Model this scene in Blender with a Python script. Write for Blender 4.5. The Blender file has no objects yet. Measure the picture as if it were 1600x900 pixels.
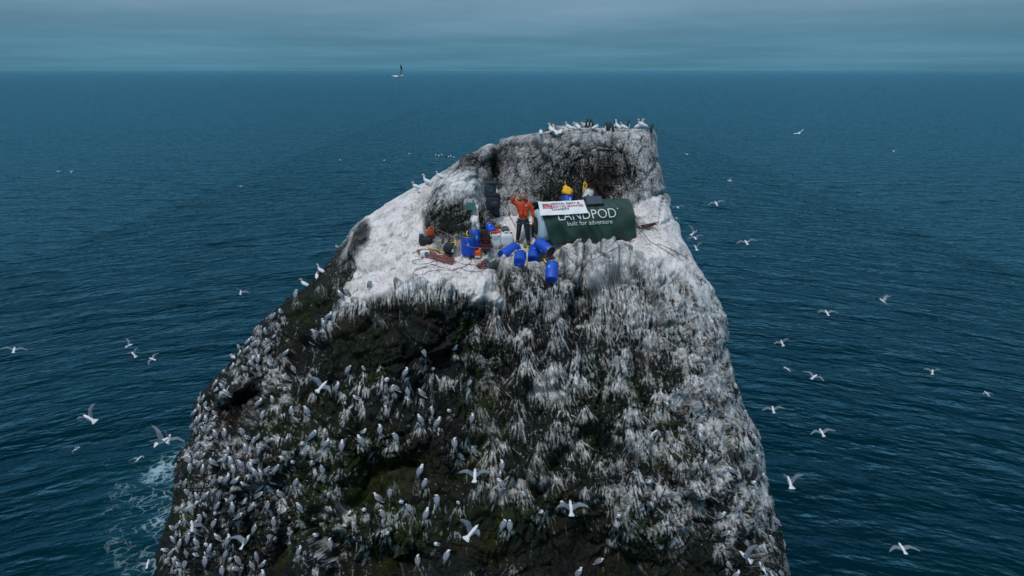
import bpy, bmesh, math, random
import numpy as np
from mathutils import Vector, Matrix, Euler
from mathutils.bvhtree import BVHTree
from mathutils.geometry import delaunay_2d_cdt

S = bpy.context.scene
COL = S.collection
# ------------------------------------------------------------------ camera
PITCH = math.atan(340 / 1080.0)
CAMZ = 19.0
cd = bpy.data.cameras.new("camera")
cam = bpy.data.objects.new("camera", cd)
COL.objects.link(cam)
cam.location = (0, 0, CAMZ)
cam.rotation_euler = (math.pi / 2 - PITCH, 0, 0)
cd.sensor_width = 36
cd.lens = 36 * 1080 / 1600
cd.clip_start = 0.1
cd.clip_end = 200000
S.camera = cam
# ------------------------------------------------------------------ exposure
S.view_settings.view_transform = 'Standard'
S.view_settings.look = 'None'
S.view_settings.gamma = 1
S.view_settings.exposure = 0
try:
    S.view_settings.use_curve_mapping = False
except Exception:
    pass
S.render.engine = 'CYCLES'
S.cycles.max_bounces = 5
S.cycles.use_denoising = True
# ------------------------------------------------------------------ sky
SUN_EL, SUN_AZ = math.radians(62), math.radians(205)   # azimuth from +Y clockwise
W = bpy.data.worlds.new("World")
S.world = W
W.use_nodes = True
nt = W.node_tree
nt.nodes.clear()
N, Lk = nt.nodes.new, nt.links.new
out = N('ShaderNodeOutputWorld')
sky = N('ShaderNodeTexSky'); sky.sky_type = 'NISHITA'; sky.sun_disc = False
sky.sun_elevation = SUN_EL; sky.sun_rotation = SUN_AZ
bg1 = N('ShaderNodeBackground'); bg1.inputs[1].default_value = 0.05
Lk(sky.outputs[0], bg1.inputs[0])
tc = N('ShaderNodeTexCoord')
sep = N('ShaderNodeSeparateXYZ'); Lk(tc.outputs['Generated'], sep.inputs[0])
def wm(op, a, b=None, c=None):
    n = N('ShaderNodeMath'); n.operation = op
    for i, v in enumerate((a, b, c)):
        if v is None: continue
        if isinstance(v, (int, float)): n.inputs[i].default_value = v
        else: Lk(v, n.inputs[i])
    return n.outputs[0]
zc = wm('MAXIMUM', sep.outputs[2], 0.0)
den = wm('ADD', zc, 0.035)
cx = wm('DIVIDE', sep.outputs[0], den)
cy = wm('DIVIDE', sep.outputs[1], den)
cmb = N('ShaderNodeCombineXYZ'); Lk(cx, cmb.inputs[0]); Lk(cy, cmb.inputs[1])
n1 = N('ShaderNodeTexNoise'); n1.inputs['Scale'].default_value = 0.16; n1.inputs['Detail'].default_value = 5
n1.inputs['Roughness'].default_value = 0.55
Lk(cmb.outputs[0], n1.inputs['Vector'])
ramp = N('ShaderNodeValToRGB')
cr = ramp.color_ramp
cr.elements[0].position = 0.0; cr.elements[0].color = (0.072, 0.222, 0.325, 1)
cr.elements[1].position = 1.0; cr.elements[1].color = (0.62, 0.80, 0.98, 1)
for p, c in ((0.035, (0.085, 0.238, 0.35, 1)), (0.09, (0.165, 0.30, 0.405, 1)), (0.3, (0.19, 0.42, 0.60, 1))):
    e = cr.elements.new(p); e.color = c
Lk(zc, ramp.inputs[0])
dark = N('ShaderNodeMapRange'); Lk(n1.outputs[0], dark.inputs[0])
dark.inputs[1].default_value = 0.35; dark.inputs[2].default_value = 0.68
dark.inputs[3].default_value = 0.86; dark.inputs[4].default_value = 1.14
vs = N('ShaderNodeVectorMath'); vs.operation = 'SCALE'
Lk(ramp.outputs[0], vs.inputs[0]); Lk(dark.outputs[0], vs.inputs['Scale'])
# greyer where the cloud is thick
gr = N('ShaderNodeMapRange'); Lk(n1.outputs[0], gr.inputs[0])
gr.inputs[1].default_value = 0.45; gr.inputs[2].default_value = 0.75
gr.inputs[3].default_value = 0.0; gr.inputs[4].default_value = 0.35
hs = N('ShaderNodeMix'); hs.data_type = 'RGBA'; hs.blend_type = 'MIX'
grz = wm('MULTIPLY', gr.outputs[0], wm('MINIMUM', wm('MULTIPLY', zc, 12.0), 1.0))
Lk(grz, hs.inputs['Factor']); Lk(vs.outputs[0], hs.inputs['A']); hs.inputs['B'].default_value = (0.33, 0.43, 0.52, 1)
bg2 = N('ShaderNodeBackground'); bg2.inputs[1].default_value = 0.97
Lk(hs.outputs['Result'], bg2.inputs[0])
mx = N('ShaderNodeMixShader'); mx.inputs[0].default_value = 0.94
Lk(bg1.outputs[0], mx.inputs[1]); Lk(bg2.outputs[0], mx.inputs[2]); Lk(mx.outputs[0], out.inputs[0])
# ------------------------------------------------------------------ sun behind overcast
sd = bpy.data.lights.new("sun", 'SUN'); sd.energy = 1.95; sd.angle = math.radians(12); sd.color = (1, 0.93, 0.87)
sun = bpy.data.objects.new("sun", sd); COL.objects.link(sun)
_d = Vector((math.sin(SUN_AZ) * math.cos(SUN_EL), math.cos(SUN_AZ) * math.cos(SUN_EL), math.sin(SUN_EL)))
sun.rotation_euler = _d.to_track_quat('Z', 'Y').to_euler()
sun.location = (0, 0, 60)

# ------------------------------------------------------------------ pixel <-> space helpers
F = 1080.0
CP, SP = math.cos(PITCH), math.sin(PITCH)
def unproj(px, py, d):
    xc = (px - 800) / F; yc = -(py - 450) / F
    return (d * xc, d * (CP + yc * SP), CAMZ + d * (-SP + yc * CP))
def at(px, py, d): return Vector(unproj(px, py, d))
def seapt(px, py, z=0.0):
    yc = -(py - 450) / F
    d = (CAMZ - z) / (SP - yc * CP)
    return Vector(unproj(px, py, d))

# ------------------------------------------------------------------ materials
MATS = {}
def mat(name, col, rough=0.7, metal=0.0, var=0.0, vscale=8.0, bump=0.0, bscale=20.0, spec=None, trans=0.0, emit=None):
    if name in MATS: return MATS[name]
    m = bpy.data.materials.new(name); m.use_nodes = True
    t = m.node_tree; b = t.nodes['Principled BSDF']
    b.inputs['Base Color'].default_value = (*col, 1)
    b.inputs['Roughness'].default_value = rough
    b.inputs['Metallic'].default_value = metal
    if spec is not None: b.inputs['Specular IOR Level'].default_value = spec
    if trans: b.inputs['Transmission Weight'].default_value = trans
    if var > 0 or bump > 0:
        tc_ = t.nodes.new('ShaderNodeTexCoord')
        n = t.nodes.new('ShaderNodeTexNoise'); n.inputs['Scale'].default_value = vscale; n.inputs['Detail'].default_value = 4
        t.links.new(tc_.outputs['Object'], n.inputs['Vector'])
        if var > 0:
            mr = t.nodes.new('ShaderNodeMapRange')
            mr.inputs[1].default_value = 0.3; mr.inputs[2].default_value = 0.7
            mr.inputs[3].default_value = 1 - var; mr.inputs[4].default_value = 1 + var
            t.links.new(n.outputs[0], mr.inputs[0])
            v = t.nodes.new('ShaderNodeVectorMath'); v.operation = 'SCALE'
            v.inputs[0].default_value = col
            t.links.new(mr.outputs[0], v.inputs['Scale'])
            t.links.new(v.outputs[0], b.inputs['Base Color'])
        if bump > 0:
            n2 = t.nodes.new('ShaderNodeTexNoise'); n2.inputs['Scale'].default_value = bscale; n2.inputs['Detail'].default_value = 3
            t.links.new(tc_.outputs['Object'], n2.inputs['Vector'])
            bp = t.nodes.new('ShaderNodeBump'); bp.inputs['Strength'].default_value = 0.6; bp.inputs['Distance'].default_value = bump
            t.links.new(n2.outputs[0], bp.inputs['Height']); t.links.new(bp.outputs[0], b.inputs['Normal'])
    MATS[name] = m
    return m

# ------------------------------------------------------------------ numpy noise
_rng = np.random.RandomState(7)
_perm = np.arange(256); _rng.shuffle(_perm); _perm = np.concatenate([_perm, _perm, _perm]).astype(np.int32)
_g3 = _rng.normal(size=(256, 3)).astype(np.float32); _g3 /= np.linalg.norm(_g3, axis=1)[:, None]
def perlin(P):
    i = np.floor(P).astype(np.int32); f = (P - i).astype(np.float32)
    u = f * f * f * (f * (f * 6 - 15) + 10)
    i &= 255
    res = 0
    for a in (0, 1):
        for b in (0, 1):
            for c in (0, 1):
                h = _perm[_perm[_perm[(i[:, 0] + a) & 255] + ((i[:, 1] + b) & 255)] + ((i[:, 2] + c) & 255)]
                g = _g3[h]
                d = g[:, 0] * (f[:, 0] - a) + g[:, 1] * (f[:, 1] - b) + g[:, 2] * (f[:, 2] - c)
                w = (u[:, 0] if a else 1 - u[:, 0]) * (u[:, 1] if b else 1 - u[:, 1]) * (u[:, 2] if c else 1 - u[:, 2])
                res = res + d * w
    return res * 1.6
def fbm(P, oct=4, gain=0.5, ridged=False):
    a = 1.0; s = 0; t = 0
    for k in range(oct):
        n = perlin(P * (2.0 ** k) + 17.3 * k)
        if ridged: n = 1 - 2 * np.abs(n)
        s = s + a * n; t += a; a *= gain
    return s / t
_hr = _rng.uniform(-1, 1, size=(256, 8)).astype(np.float32)
def facets(P, tilt=0.5):
    """cellular facets: every cell a randomly offset and tilted plane; also returns edge distance"""
    i0 = np.floor(P).astype(np.int32)
    best = np.full(len(P), 9e9, np.float32); sec = best.copy(); val = np.zeros(len(P), np.float32)
    for a in (-1, 0, 1):
        for b in (-1, 0, 1):
            for c in (-1, 0, 1):
                ci = i0 + np.array([a, b, c], np.int32)
                h = _perm[_perm[_perm[ci[:, 0] & 255] + (ci[:, 1] & 255)] + (ci[:, 2] & 255)]
                r = _hr[h]
                q = P - (ci + 0.5 + 0.45 * r[:, :3])
                d = (q * q).sum(1)
                v = r[:, 3] + tilt * 2 * (q * r[:, 4:7]).sum(1)
                m = d < best
                sec = np.where(m, best, np.minimum(sec, d))
                val = np.where(m, v, val); best = np.where(m, d, best)
    return val, np.sqrt(sec) - np.sqrt(best)
def gblur(A, s):
    r = int(3 * s); k = np.exp(-0.5 * (np.arange(-r, r + 1) / s) ** 2); k /= k.sum()
    for ax in (0, 1):
        pad = [(0, 0), (0, 0)]; pad[ax] = (r, r)
        B = np.pad(A, pad, mode='edge'); o = np.zeros_like(A)
        n = A.shape[ax]
        for j, w in enumerate(k):
            o += w * (B[j:j + n] if ax == 0 else B[:, j:j + n])
        A = o
    return A
def sstep(a, b, x):
    t = np.clip((x - a) / (b - a), 0, 1); return t * t * (3 - 2 * t)
# ================================================================== SEA
def tag(o, label=None, cat=None, group=None, kind=None):
    if label: o['label'] = label
    if cat: o['category'] = cat
    if group: o['group'] = group
    if kind: o['kind'] = kind
    return o
def build_sea():
    # one sheet: fine swell near the rock, growing cells out to the horizon
    xs = np.concatenate([-np.geomspace(60000, 130, 26), np.linspace(-120, 120, 241), np.geomspace(130, 60000, 26)])
    ys = np.concatenate([[-3000, -300, -40, -10], np.linspace(0, 170, 280), np.geomspace(175, 60000, 60)])
    X, Y = np.meshgrid(xs, ys)
    amp = np.clip(1 - (np.maximum(np.abs(X) - 90, 0) / 30), 0, 1) * np.clip(1 - np.maximum(Y - 120, 0) / 50, 0, 1) * np.clip((Y + 10) / 10, 0, 1)
    Yb = Y.ravel() + .0075 * np.minimum(X.ravel() ** 2, 2500)
    P = np.stack([X.ravel() * 0.085, Yb * 0.15, np.zeros(X.size)], 1)
    Z = (0.16 * perlin(P) + 0.16 * perlin(P * 2.1 + 5) + .13 * perlin(P * 4.1 + 9)).reshape(X.shape) * amp
    co = np.stack([X, Y, Z], 2).reshape(-1, 3)
    r, c = X.shape
    idx = np.arange(r * c).reshape(r, c)
    fc = np.stack([idx[:-1, :-1], idx[:-1, 1:], idx[1:, 1:], idx[1:, :-1]], 2).reshape(-1, 4)
    me = bpy.data.meshes.new("sea"); me.from_pydata(co.tolist(), [], fc.tolist())
    me.polygons.foreach_set('use_smooth', [True] * len(me.polygons))
    o = bpy.data.objects.new("sea", me); COL.objects.link(o); tag(o, kind='structure')
    m = bpy.data.materials.new("sea_water"); m.use_nodes = True
    t = m.node_tree; b = t.nodes['Principled BSDF']; N = t.nodes.new; L = t.links.new
    b.inputs['Roughness'].default_value = 0.16
    b.inputs['IOR'].default_value = 1.33
    geo = N('ShaderNodeNewGeometry')
    sp_ = N('ShaderNodeSeparateXYZ'); L(geo.outputs['Position'], sp_.inputs[0])
    def ma(op, a, bb):
        n = N('ShaderNodeMath'); n.operation = op
        for i, v in enumerate((a, bb)):
            if isinstance(v, (int, float)): n.inputs[i].default_value = v
            else: L(v, n.inputs[i])
        return n.outputs[0]
    xx_ = ma('MINIMUM', ma('MULTIPLY', sp_.outputs[0], sp_.outputs[0]), 2500.0)      # swell bending round the rock
    yb_ = ma('ADD', sp_.outputs[1], ma('MULTIPLY', xx_, 0.0075))
    cb_ = N('ShaderNodeCombineXYZ'); L(sp_.outputs[0], cb_.inputs[0]); L(yb_, cb_.inputs[1])
    def noise(scale, sx, sy, det, rot=0.0, rough=0.6):
        mp = N('ShaderNodeMapping'); mp.inputs['Scale'].default_value = (sx, sy, 1); mp.inputs['Rotation'].default_value = (0, 0, rot)
        L(cb_.outputs[0], mp.inputs[0])
        n = N('ShaderNodeTexNoise'); n.inputs['Scale'].default_value = scale; n.inputs['Detail'].default_value = det
        n.inputs['Roughness'].default_value = rough
        L(mp.outputs[0], n.inputs['Vector']); return n.outputs[0]
    def ma(op, a, bb):
        n = N('ShaderNodeMath'); n.operation = op
        for i, v in enumerate((a, bb)):
            if isinstance(v, (int, float)): n.inputs[i].default_value = v
            else: L(v, n.inputs[i])
        return n.outputs[0]
    w1 = noise(0.75, 0.6, 1.15, 4, 0.05, .5)      # wind waves
    w2 = noise(2.6, 0.6, 1.2, 3, -0.12, .5)        # ripples
    w3 = noise(0.2, 0.5, 1.3, 4, 0.1)
    w4 = noise(0.04, 0.5, 1.4, 3, 0.1)
    h = ma('ADD', ma('MULTIPLY', w1, .62), ma('MULTIPLY', w2, .15))
    h = ma('ADD', h, ma('ADD', ma('MULTIPLY', w3, 1.5), ma('MULTIPLY', w4, .8)))
    bp = N('ShaderNodeBump'); bp.inputs['Strength'].default_value = 1.0; bp.inputs['Distance'].default_value = 0.8
    L(h, bp.inputs['Height']); L(bp.outputs[0], b.inputs['Normal'])
    # patches of slightly different water (wind slicks), far out
    pt = noise(0.006, 0.4, 1.6, 4, 0.12)
    mr = N('ShaderNodeMapRange'); L(pt, mr.inputs[0]); mr.inputs[1].default_value = .35; mr.inputs[2].default_value = .65
    mr.inputs[3].default_value = 0.0; mr.inputs[4].default_value = 1.0
    mc = N('ShaderNodeMix'); mc.data_type = 'RGBA'; L(mr.outputs[0], mc.inputs['Factor'])
    mc.inputs['A'].default_value = (0.0004, 0.013, 0.022, 1); mc.inputs['B'].default_value = (0.0006, 0.018, 0.029, 1)
    # foam: gaussians round the wash on the rock's left flank, broken by lacy noise
    acc = None
    for (px, py, rx, ry, a) in ((215, 800, 1.8, 3.6, .6), (250, 815, 1.3, 2.2, .7), (200, 860, 1.5, 2.4, .5), (262, 735, 1.8, 3.0, .8),
                                (235, 770, 3.0, 3.0, .65), (190, 880, 1.4, 2.2, .42), (240, 745, 2.6, 1.8, .5), (290, 860, 3, 4, .7), (215, 730, 4, 2.0, .42),
                                (60, 620, 9, 3, .28), (180, 600, 8, 2.5, .25), (860, 125, 260, 12, .0)):
        if a == 0: continue
        p = seapt(px, py)
        mp = N('ShaderNodeVectorMath'); mp.operation = 'SUBTRACT'; L(geo.outputs['Position'], mp.inputs[0]); mp.inputs[1].default_value = (p.x, p.y, 0)
        m2 = N('ShaderNodeVectorMath'); m2.operation = 'MULTIPLY'; L(mp.outputs[0], m2.inputs[0]); m2.inputs[1].default_value = (1 / rx, 1 / ry, 0)
        ln = N('ShaderNodeVectorMath'); ln.operation = 'LENGTH'; L(m2.outputs[0], ln.inputs[0])
        e = ma('MULTIPLY', ma('EXPONENT' if False else 'POWER', 2.718, ma('MULTIPLY', ma('MULTIPLY', ln.outputs['Value'], ln.outputs['Value']), -1.0)), a)
        acc = e if acc is None else ma('MAXIMUM', acc, e)
    wn = N('ShaderNodeTexNoise'); wn.inputs['Scale'].default_value = .9; wn.inputs['Detail'].default_value = 3; L(geo.outputs['Position'], wn.inputs['Vector'])
    wv = N('ShaderNodeVectorMath'); wv.operation = 'SCALE'; L(wn.outputs['Color'], wv.inputs[0]); wv.inputs['Scale'].default_value = 1.6
    wa = N('ShaderNodeVectorMath'); wa.operation = 'ADD'; L(geo.outputs['Position'], wa.inputs[0]); L(wv.outputs[0], wa.inputs[1])
    vo = N('ShaderNodeTexVoronoi'); vo.feature = 'DISTANCE_TO_EDGE'; vo.inputs['Scale'].default_value = 1.9; L(wa.outputs[0], vo.inputs['Vector'])
    lace = N('ShaderNodeMapRange'); L(vo.outputs['Distance'], lace.inputs[0]); lace.inputs[1].default_value = 0.0; lace.inputs[2].default_value = 0.16
    lace.inputs[3].default_value = 0.75; lace.inputs[4].default_value = 0.0
    fn = noise(1.0, 1, 1, 5)
    fm = ma('ADD', ma('MULTIPLY', lace.outputs[0], .75), ma('MULTIPLY', ma('SUBTRACT', fn, .48), 2.6))
    fo = ma('MULTIPLY', acc, ma('ADD', fm, .22))
    fr = N('ShaderNodeMapRange'); L(fo, fr.inputs[0]); fr.inputs[1].default_value = .30; fr.inputs[2].default_value = .75
    fr.inputs[3].default_value = 0; fr.inputs[4].default_value = 0.75
    # bubbly greenish water around the wash
    aq = N('ShaderNodeMix'); aq.data_type = 'RGBA'; L(ma('MULTIPLY', acc, .55), aq.inputs['Factor']); L(mc.outputs['Result'], aq.inputs['A'])
    aq.inputs['B'].default_value = (0.004, 0.055, 0.075, 1)
    fx = N('ShaderNodeMix'); fx.data_type = 'RGBA'; L(fr.outputs[0], fx.inputs['Factor']); L(aq.outputs['Result'], fx.inputs['A'])
    fx.inputs['B'].default_value = (0.33, 0.45, 0.5, 1)
    dif = N('ShaderNodeBsdfDiffuse'); L(fx.outputs['Result'], dif.inputs[0]); L(bp.outputs[0], dif.inputs['Normal'])
    glo = N('ShaderNodeBsdfGlossy'); glo.inputs[0].default_value = (0.44, 0.80, 0.95, 1); L(bp.outputs[0], glo.inputs['Normal'])
    fre = N('ShaderNodeFresnel'); fre.inputs[0].default_value = 1.33; L(bp.outputs[0], fre.inputs['Normal'])
    ff = ma('MINIMUM', ma('MULTIPLY', ma('MAXIMUM', ma('SUBTRACT', fre.outputs[0], .035), 0.0), 1.15), 0.72)
    ff = ma('MULTIPLY', ff, ma('SUBTRACT', 1.0, fr.outputs[0]))
    mxs = N('ShaderNodeMixShader'); L(ff, mxs.inputs[0]); L(dif.outputs[0], mxs.inputs[1]); L(glo.outputs[0], mxs.inputs[2])
    L(mxs.outputs[0], t.nodes['Material Output'].inputs[0])
    rr = ma('ADD', ma('MULTIPLY', fr.outputs[0], .6), .16); L(rr, glo.inputs['Roughness'])
    me.materials.append(m)
    return o
build_sea()

# ================================================================== ROCK ISLAND
LEFT = [(196, 872), (204, 862), (208, 838), (212, 800), (220, 775), (228, 760), (245, 722), (258, 705), (270, 690), (295, 642), (318, 603), (335, 582),
        (350, 562), (372, 543), (405, 512), (430, 492), (450, 474), (470, 450), (492, 425), (512, 402), (535, 386), (560, 362), (590, 345), (620, 318),
        (640, 303), (660, 300), (690, 296), (712, 278), (740, 272), (790, 268), (820, 262), (850, 255), (900, 243), (960, 225), (1363, 110)]
RIGHT = [(196, 1018), (204, 1022), (212, 1026), (240, 1030), (262, 1034), (290, 1036), (303, 1044), (325, 1047), (345, 1056), (370, 1068), (400, 1084), (425, 1098),
         (450, 1112), (475, 1124), (500, 1136), (520, 1140), (560, 1142), (590, 1150), (620, 1160), (650, 1168), (680, 1184), (710, 1190), (740, 1196), (780, 1203),
         (820, 1216), (850, 1226), (880, 1234), (900, 1238), (960, 1250), (1363, 1400)]
CTRL = """
850 206 26.3;905 207 26.2;960 208 26.1;1000 208 26.0;1022 207 26.4;860 196 26.6;1018 196 26.6;940 196 26.5
800 212 26.8;760 228 26.8;722 245 26.5;702 262 26.2;690 270 25.8
772 228 26.9;773 265 26.7;768 300 26.0;772 335 25.1;752 240 26.2;745 262 25.7;800 240 26.2;840 250 25.8
730 270 25.2;755 276 25.1;700 282 25.0;735 300 24.6;762 315 25.0;700 320 24.5;742 345 24.2;690 345 24.4;675 300 25.0;760 350 24.5
672 372 23.9;700 380 23.6;740 378 23.6;664 345 24.9;660 310 25.5;655 290 25.6
640 297 25.6;600 322 24.9;584 338 24.5;574 370 23.5;556 410 22.5;545 440 21.7;620 350 24.2;640 380 23.2;600 400 22.5;650 400 22.4;700 402 22.3;600 430 21.5;575 448 21.2
740 405 22.1;766 405 22.0;740 430 21.4;700 425 21.3;650 422 21.4;760 440 21.3
536 468 21.1;600 456 20.8;650 444 20.8;700 445 20.7;752 462 20.8
820 342 24.7;800 300 25.3;820 290 25.4;840 325 25.0;880 330 25.1;900 290 25.7;940 260 25.9;880 260 25.9;950 320 25.2;1000 300 25.3;985 250 25.9;940 225 26.1;1010 240 26.0
790 350 24.4;800 372 23.8;780 385 23.5;840 372 23.8;820 384 23.3;840 390 23.1;900 385 23.3;960 378 23.5;1000 372 23.7;900 345 24.6;960 345 24.6;1000 345 24.5
1030 330 25.0;1030 290 25.7;1044 303 25.9;1035 312 25.6;1046 345 25.0;1040 365 24.3;1010 390 23.2;1060 390 23.7;1040 402 23.2;1084 402 24.4;1095 430 24.0
985 392 22.9;965 395 22.8;930 402 22.9;918 400 23.4;905 398 23.1;885 395 22.9;850 402 22.7;810 402 22.7;785 405 22.9
770 415 22.9;782 440 22.6;793 475 21.9;805 430 22.0;830 440 21.9;820 470 21.3;860 450 21.9;890 440 21.8;872 470 21.6;912 440 22.6;905 480 21.9;935 440 21.8;975 430 21.7;1010 425 22.0;1045 440 21.9;1000 460 21.3;1080 460 22.1;1110 470 22.9;1050 480 21.3
560 480 20.8;620 474 20.5;690 470 20.4;640 510 20.0;700 500 20.1;735 485 20.5;600 545 19.7;650 560 19.6;738 468 20.6;662 566 20.3;735 492 21.0;742 560 20.5;700 545 20.5;725 530 20.7;560 560 19.9;590 590 19.6
540 470 21.2;520 500 20.9;495 530 20.8;460 572 20.5;425 620 20.2;395 655 20.0;362 695 19.8;500 570 20.0;530 520 20.4
520 470 22.0;490 510 21.8;450 545 21.7;500 440 22.7;540 380 23.8;560 350 24.3;562 410 22.9;545 430 22.4;500 415 23.4;470 450 23.0;420 495 22.9;440 520 22.1
400 545 21.9;370 570 22.0;345 590 22.5;390 600 21.2;350 620 21.3;310 650 22.0;420 580 21.3
400 612 22.6;370 632 23.2;385 655 22.6;345 660 22.2;350 640 22.8;320 690 21.7;300 700 22.1
690 620 19.3;640 620 19.0;600 640 18.9;540 620 19.3;480 640 19.7;440 660 19.5;500 690 18.8;560 700 18.3;620 690 18.4;680 680 18.6;740 620 19.9;745 680 19.3;760 600 20.4;720 640 19.5;725 590 19.8
560 715 18.4;620 705 18.3;690 700 18.2;600 735 19.1;640 735 19.0;560 745 18.9;580 770 18.5;540 780 18.6;690 740 18.3;650 760 18.0;520 740 18.6;470 740 18.9;430 740 19.0
600 790 17.7;650 790 17.6;550 800 17.8;500 830 17.9;560 850 17.3;620 835 17.3;660 830 17.3;700 790 17.7;720 820 17.6;680 845 17.1;600 872 18.3;640 868 18.2;540 885 18.1;700 880 17.0;760 880 17.2;480 870 18.4;440 850 19.3;410 860 19.3;380 830 19.3;430 890 18.9
400 760 18.8;360 740 19.2;330 720 19.7;300 740 20.2;285 780 20.4;330 780 19.2;380 790 18.8;440 800 18.6;320 840 18.8;290 850 19.3;260 870 20.0;340 890 18.4;250 900 20.2;300 900 18.9;380 895 18.6
800 520 20.7;800 560 20.2;845 520 20.9;840 560 20.4;860 600 19.5;800 620 19.5;830 650 19.1;880 520 20.3;900 560 19.7;780 660 19.2;760 700 18.8;800 700 18.6;850 690 18.7;740 740 18.5;720 745 18.6;800 770 17.9;760 800 17.5;790 830 17.2;850 790 17.7;850 830 17.9;800 875 17.5;860 870 17.9
920 600 19.3;950 520 20.6;930 480 21.2;960 570 19.8;1000 530 20.6;1000 600 19.6;1060 540 20.8;1050 600 19.9;1100 540 21.3;1130 520 22.2;1140 560 22.7;1100 600 20.5;1120 650 20.4;1140 610 21.6;1156 640 22.4;1060 660 19.3;1000 650 19.0;940 650 18.9;890 660 18.8
900 710 18.2;950 710 18.3;1000 700 18.6;1030 710 18.9;1080 720 18.8;1130 710 19.4;1170 720 20.3;1190 740 21.6;900 770 17.7;950 770 17.7;1000 780 17.8;1050 770 18.3;1090 790 18.4;1130 780 18.7;1180 800 19.8;1205 830 20.6;1000 830 17.6;1050 840 17.7;960 820 17.5;920 840 18.0;900 880 17.9;960 870 18.1;1020 880 18.3;1080 860 18.3;1100 830 18.8;1140 860 18.6;1190 870 19.2;1230 890 20.3;1120 895 18.2
245 960 20.0;1250 960 20.0;400 960 17.2;600 960 16.6;800 960 16.4;1000 960 16.8;1150 960 17.6
110 1363 19.0;400 1363 17.2;800 1363 16.6;1100 1363 17.0;1400 1363 19.0;600 1150 16.2;900 1150 16.3;170 1150 20;1320 1150 20
"""
pts = {}
for tok in CTRL.replace('\n', ';').split(';'):
    if tok.strip():
        a, b, c = map(float, tok.split()); pts[(a, b)] = c
for y, x in LEFT: pts[(x - 3.0, float(y))] = pts.get((x, y), None)
for y, x in RIGHT: pts[(x + 3.0, float(y))] = None
known = [(k, v) for k, v in pts.items() if v is not None]
KX = np.array([[k[0], k[1]] for k, v in known]); KV = np.array([v for k, v in known])
def near_depth(x, y):
    d2 = (KX[:, 0] - x) ** 2 + ((KX[:, 1] - y) * 1.3) ** 2 + 60
    i = np.argsort(d2)[:4]; w = 1 / d2[i]
    return float((KV[i] * w).sum() / w.sum())
for k in list(pts):
    if pts[k] is None: pts[k] = near_depth(*k) + 0.5
far = {(-900, 150): 30, (2500, 150): 30, (-900, 1500): 20, (2500, 1500): 20}
pts.update(far)
pk = list(pts.keys()); inv = np.array([1 / pts[k] for k in pk])
vo, _, tri, ov, _, _ = delaunay_2d_cdt([Vector(k) for k in pk], [], [], 0, 1e-4)
tinv = [inv[ov[i][0]] for i in range(len(vo))]
# rasterise the faceted depth into a buffer
BX0, BY0, BX1, BY1, BS = 80, 190, 1430, 1370, 1.0
BW, BH = BX1 - BX0, BY1 - BY0
INV = np.full((BH, BW), 1 / 26.0, np.float32)
gx = np.arange(BX0, BX1); gy = np.arange(BY0, BY1)
for t in tri:
    P = [vo[i] for i in t]; q = [tinv[i] for i in t]
    x0 = max(BX0, int(min(p[0] for p in P))); x1 = min(BX1 - 1, int(max(p[0] for p in P)) + 1)
    y0 = max(BY0, int(min(p[1] for p in P))); y1 = min(BY1 - 1, int(max(p[1] for p in P)) + 1)
    if x1 < x0 or y1 < y0: continue
    XX, YY = np.meshgrid(np.arange(x0, x1 + 1), np.arange(y0, y1 + 1))
    (ax, ay), (bx, by), (cx_, cy_) = P
    D = (by - cy_) * (ax - cx_) + (cx_ - bx) * (ay - cy_)
    if abs(D) < 1e-6: continue
    l0 = ((by - cy_) * (XX - cx_) + (cx_ - bx) * (YY - cy_)) / D
    l1 = ((cy_ - ay) * (XX - cx_) + (ax - cx_) * (YY - cy_)) / D
    l2 = 1 - l0 - l1
    m = (l0 >= -1e-6) & (l1 >= -1e-6) & (l2 >= -1e-6)
    sub = INV[y0 - BY0:y1 + 1 - BY0, x0 - BX0:x1 + 1 - BX0]
    sub[m] = (l0 * q[0] + l1 * q[1] + l2 * q[2])[m]
INV = 0.6 * gblur(INV, 2.2) + 0.4 * gblur(INV, 6.0)
def samp(A, x, y):
    x = np.clip(x - BX0, 0, BW - 1.01); y = np.clip(y - BY0, 0, BH - 1.01)
    i = x.astype(int); j = y.astype(int); fx = x - i; fy = y - j
    return (A[j, i] * (1 - fx) * (1 - fy) + A[j, i + 1] * fx * (1 - fy) + A[j + 1, i] * (1 - fx) * fy + A[j + 1, i + 1] * fx * fy)

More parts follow.
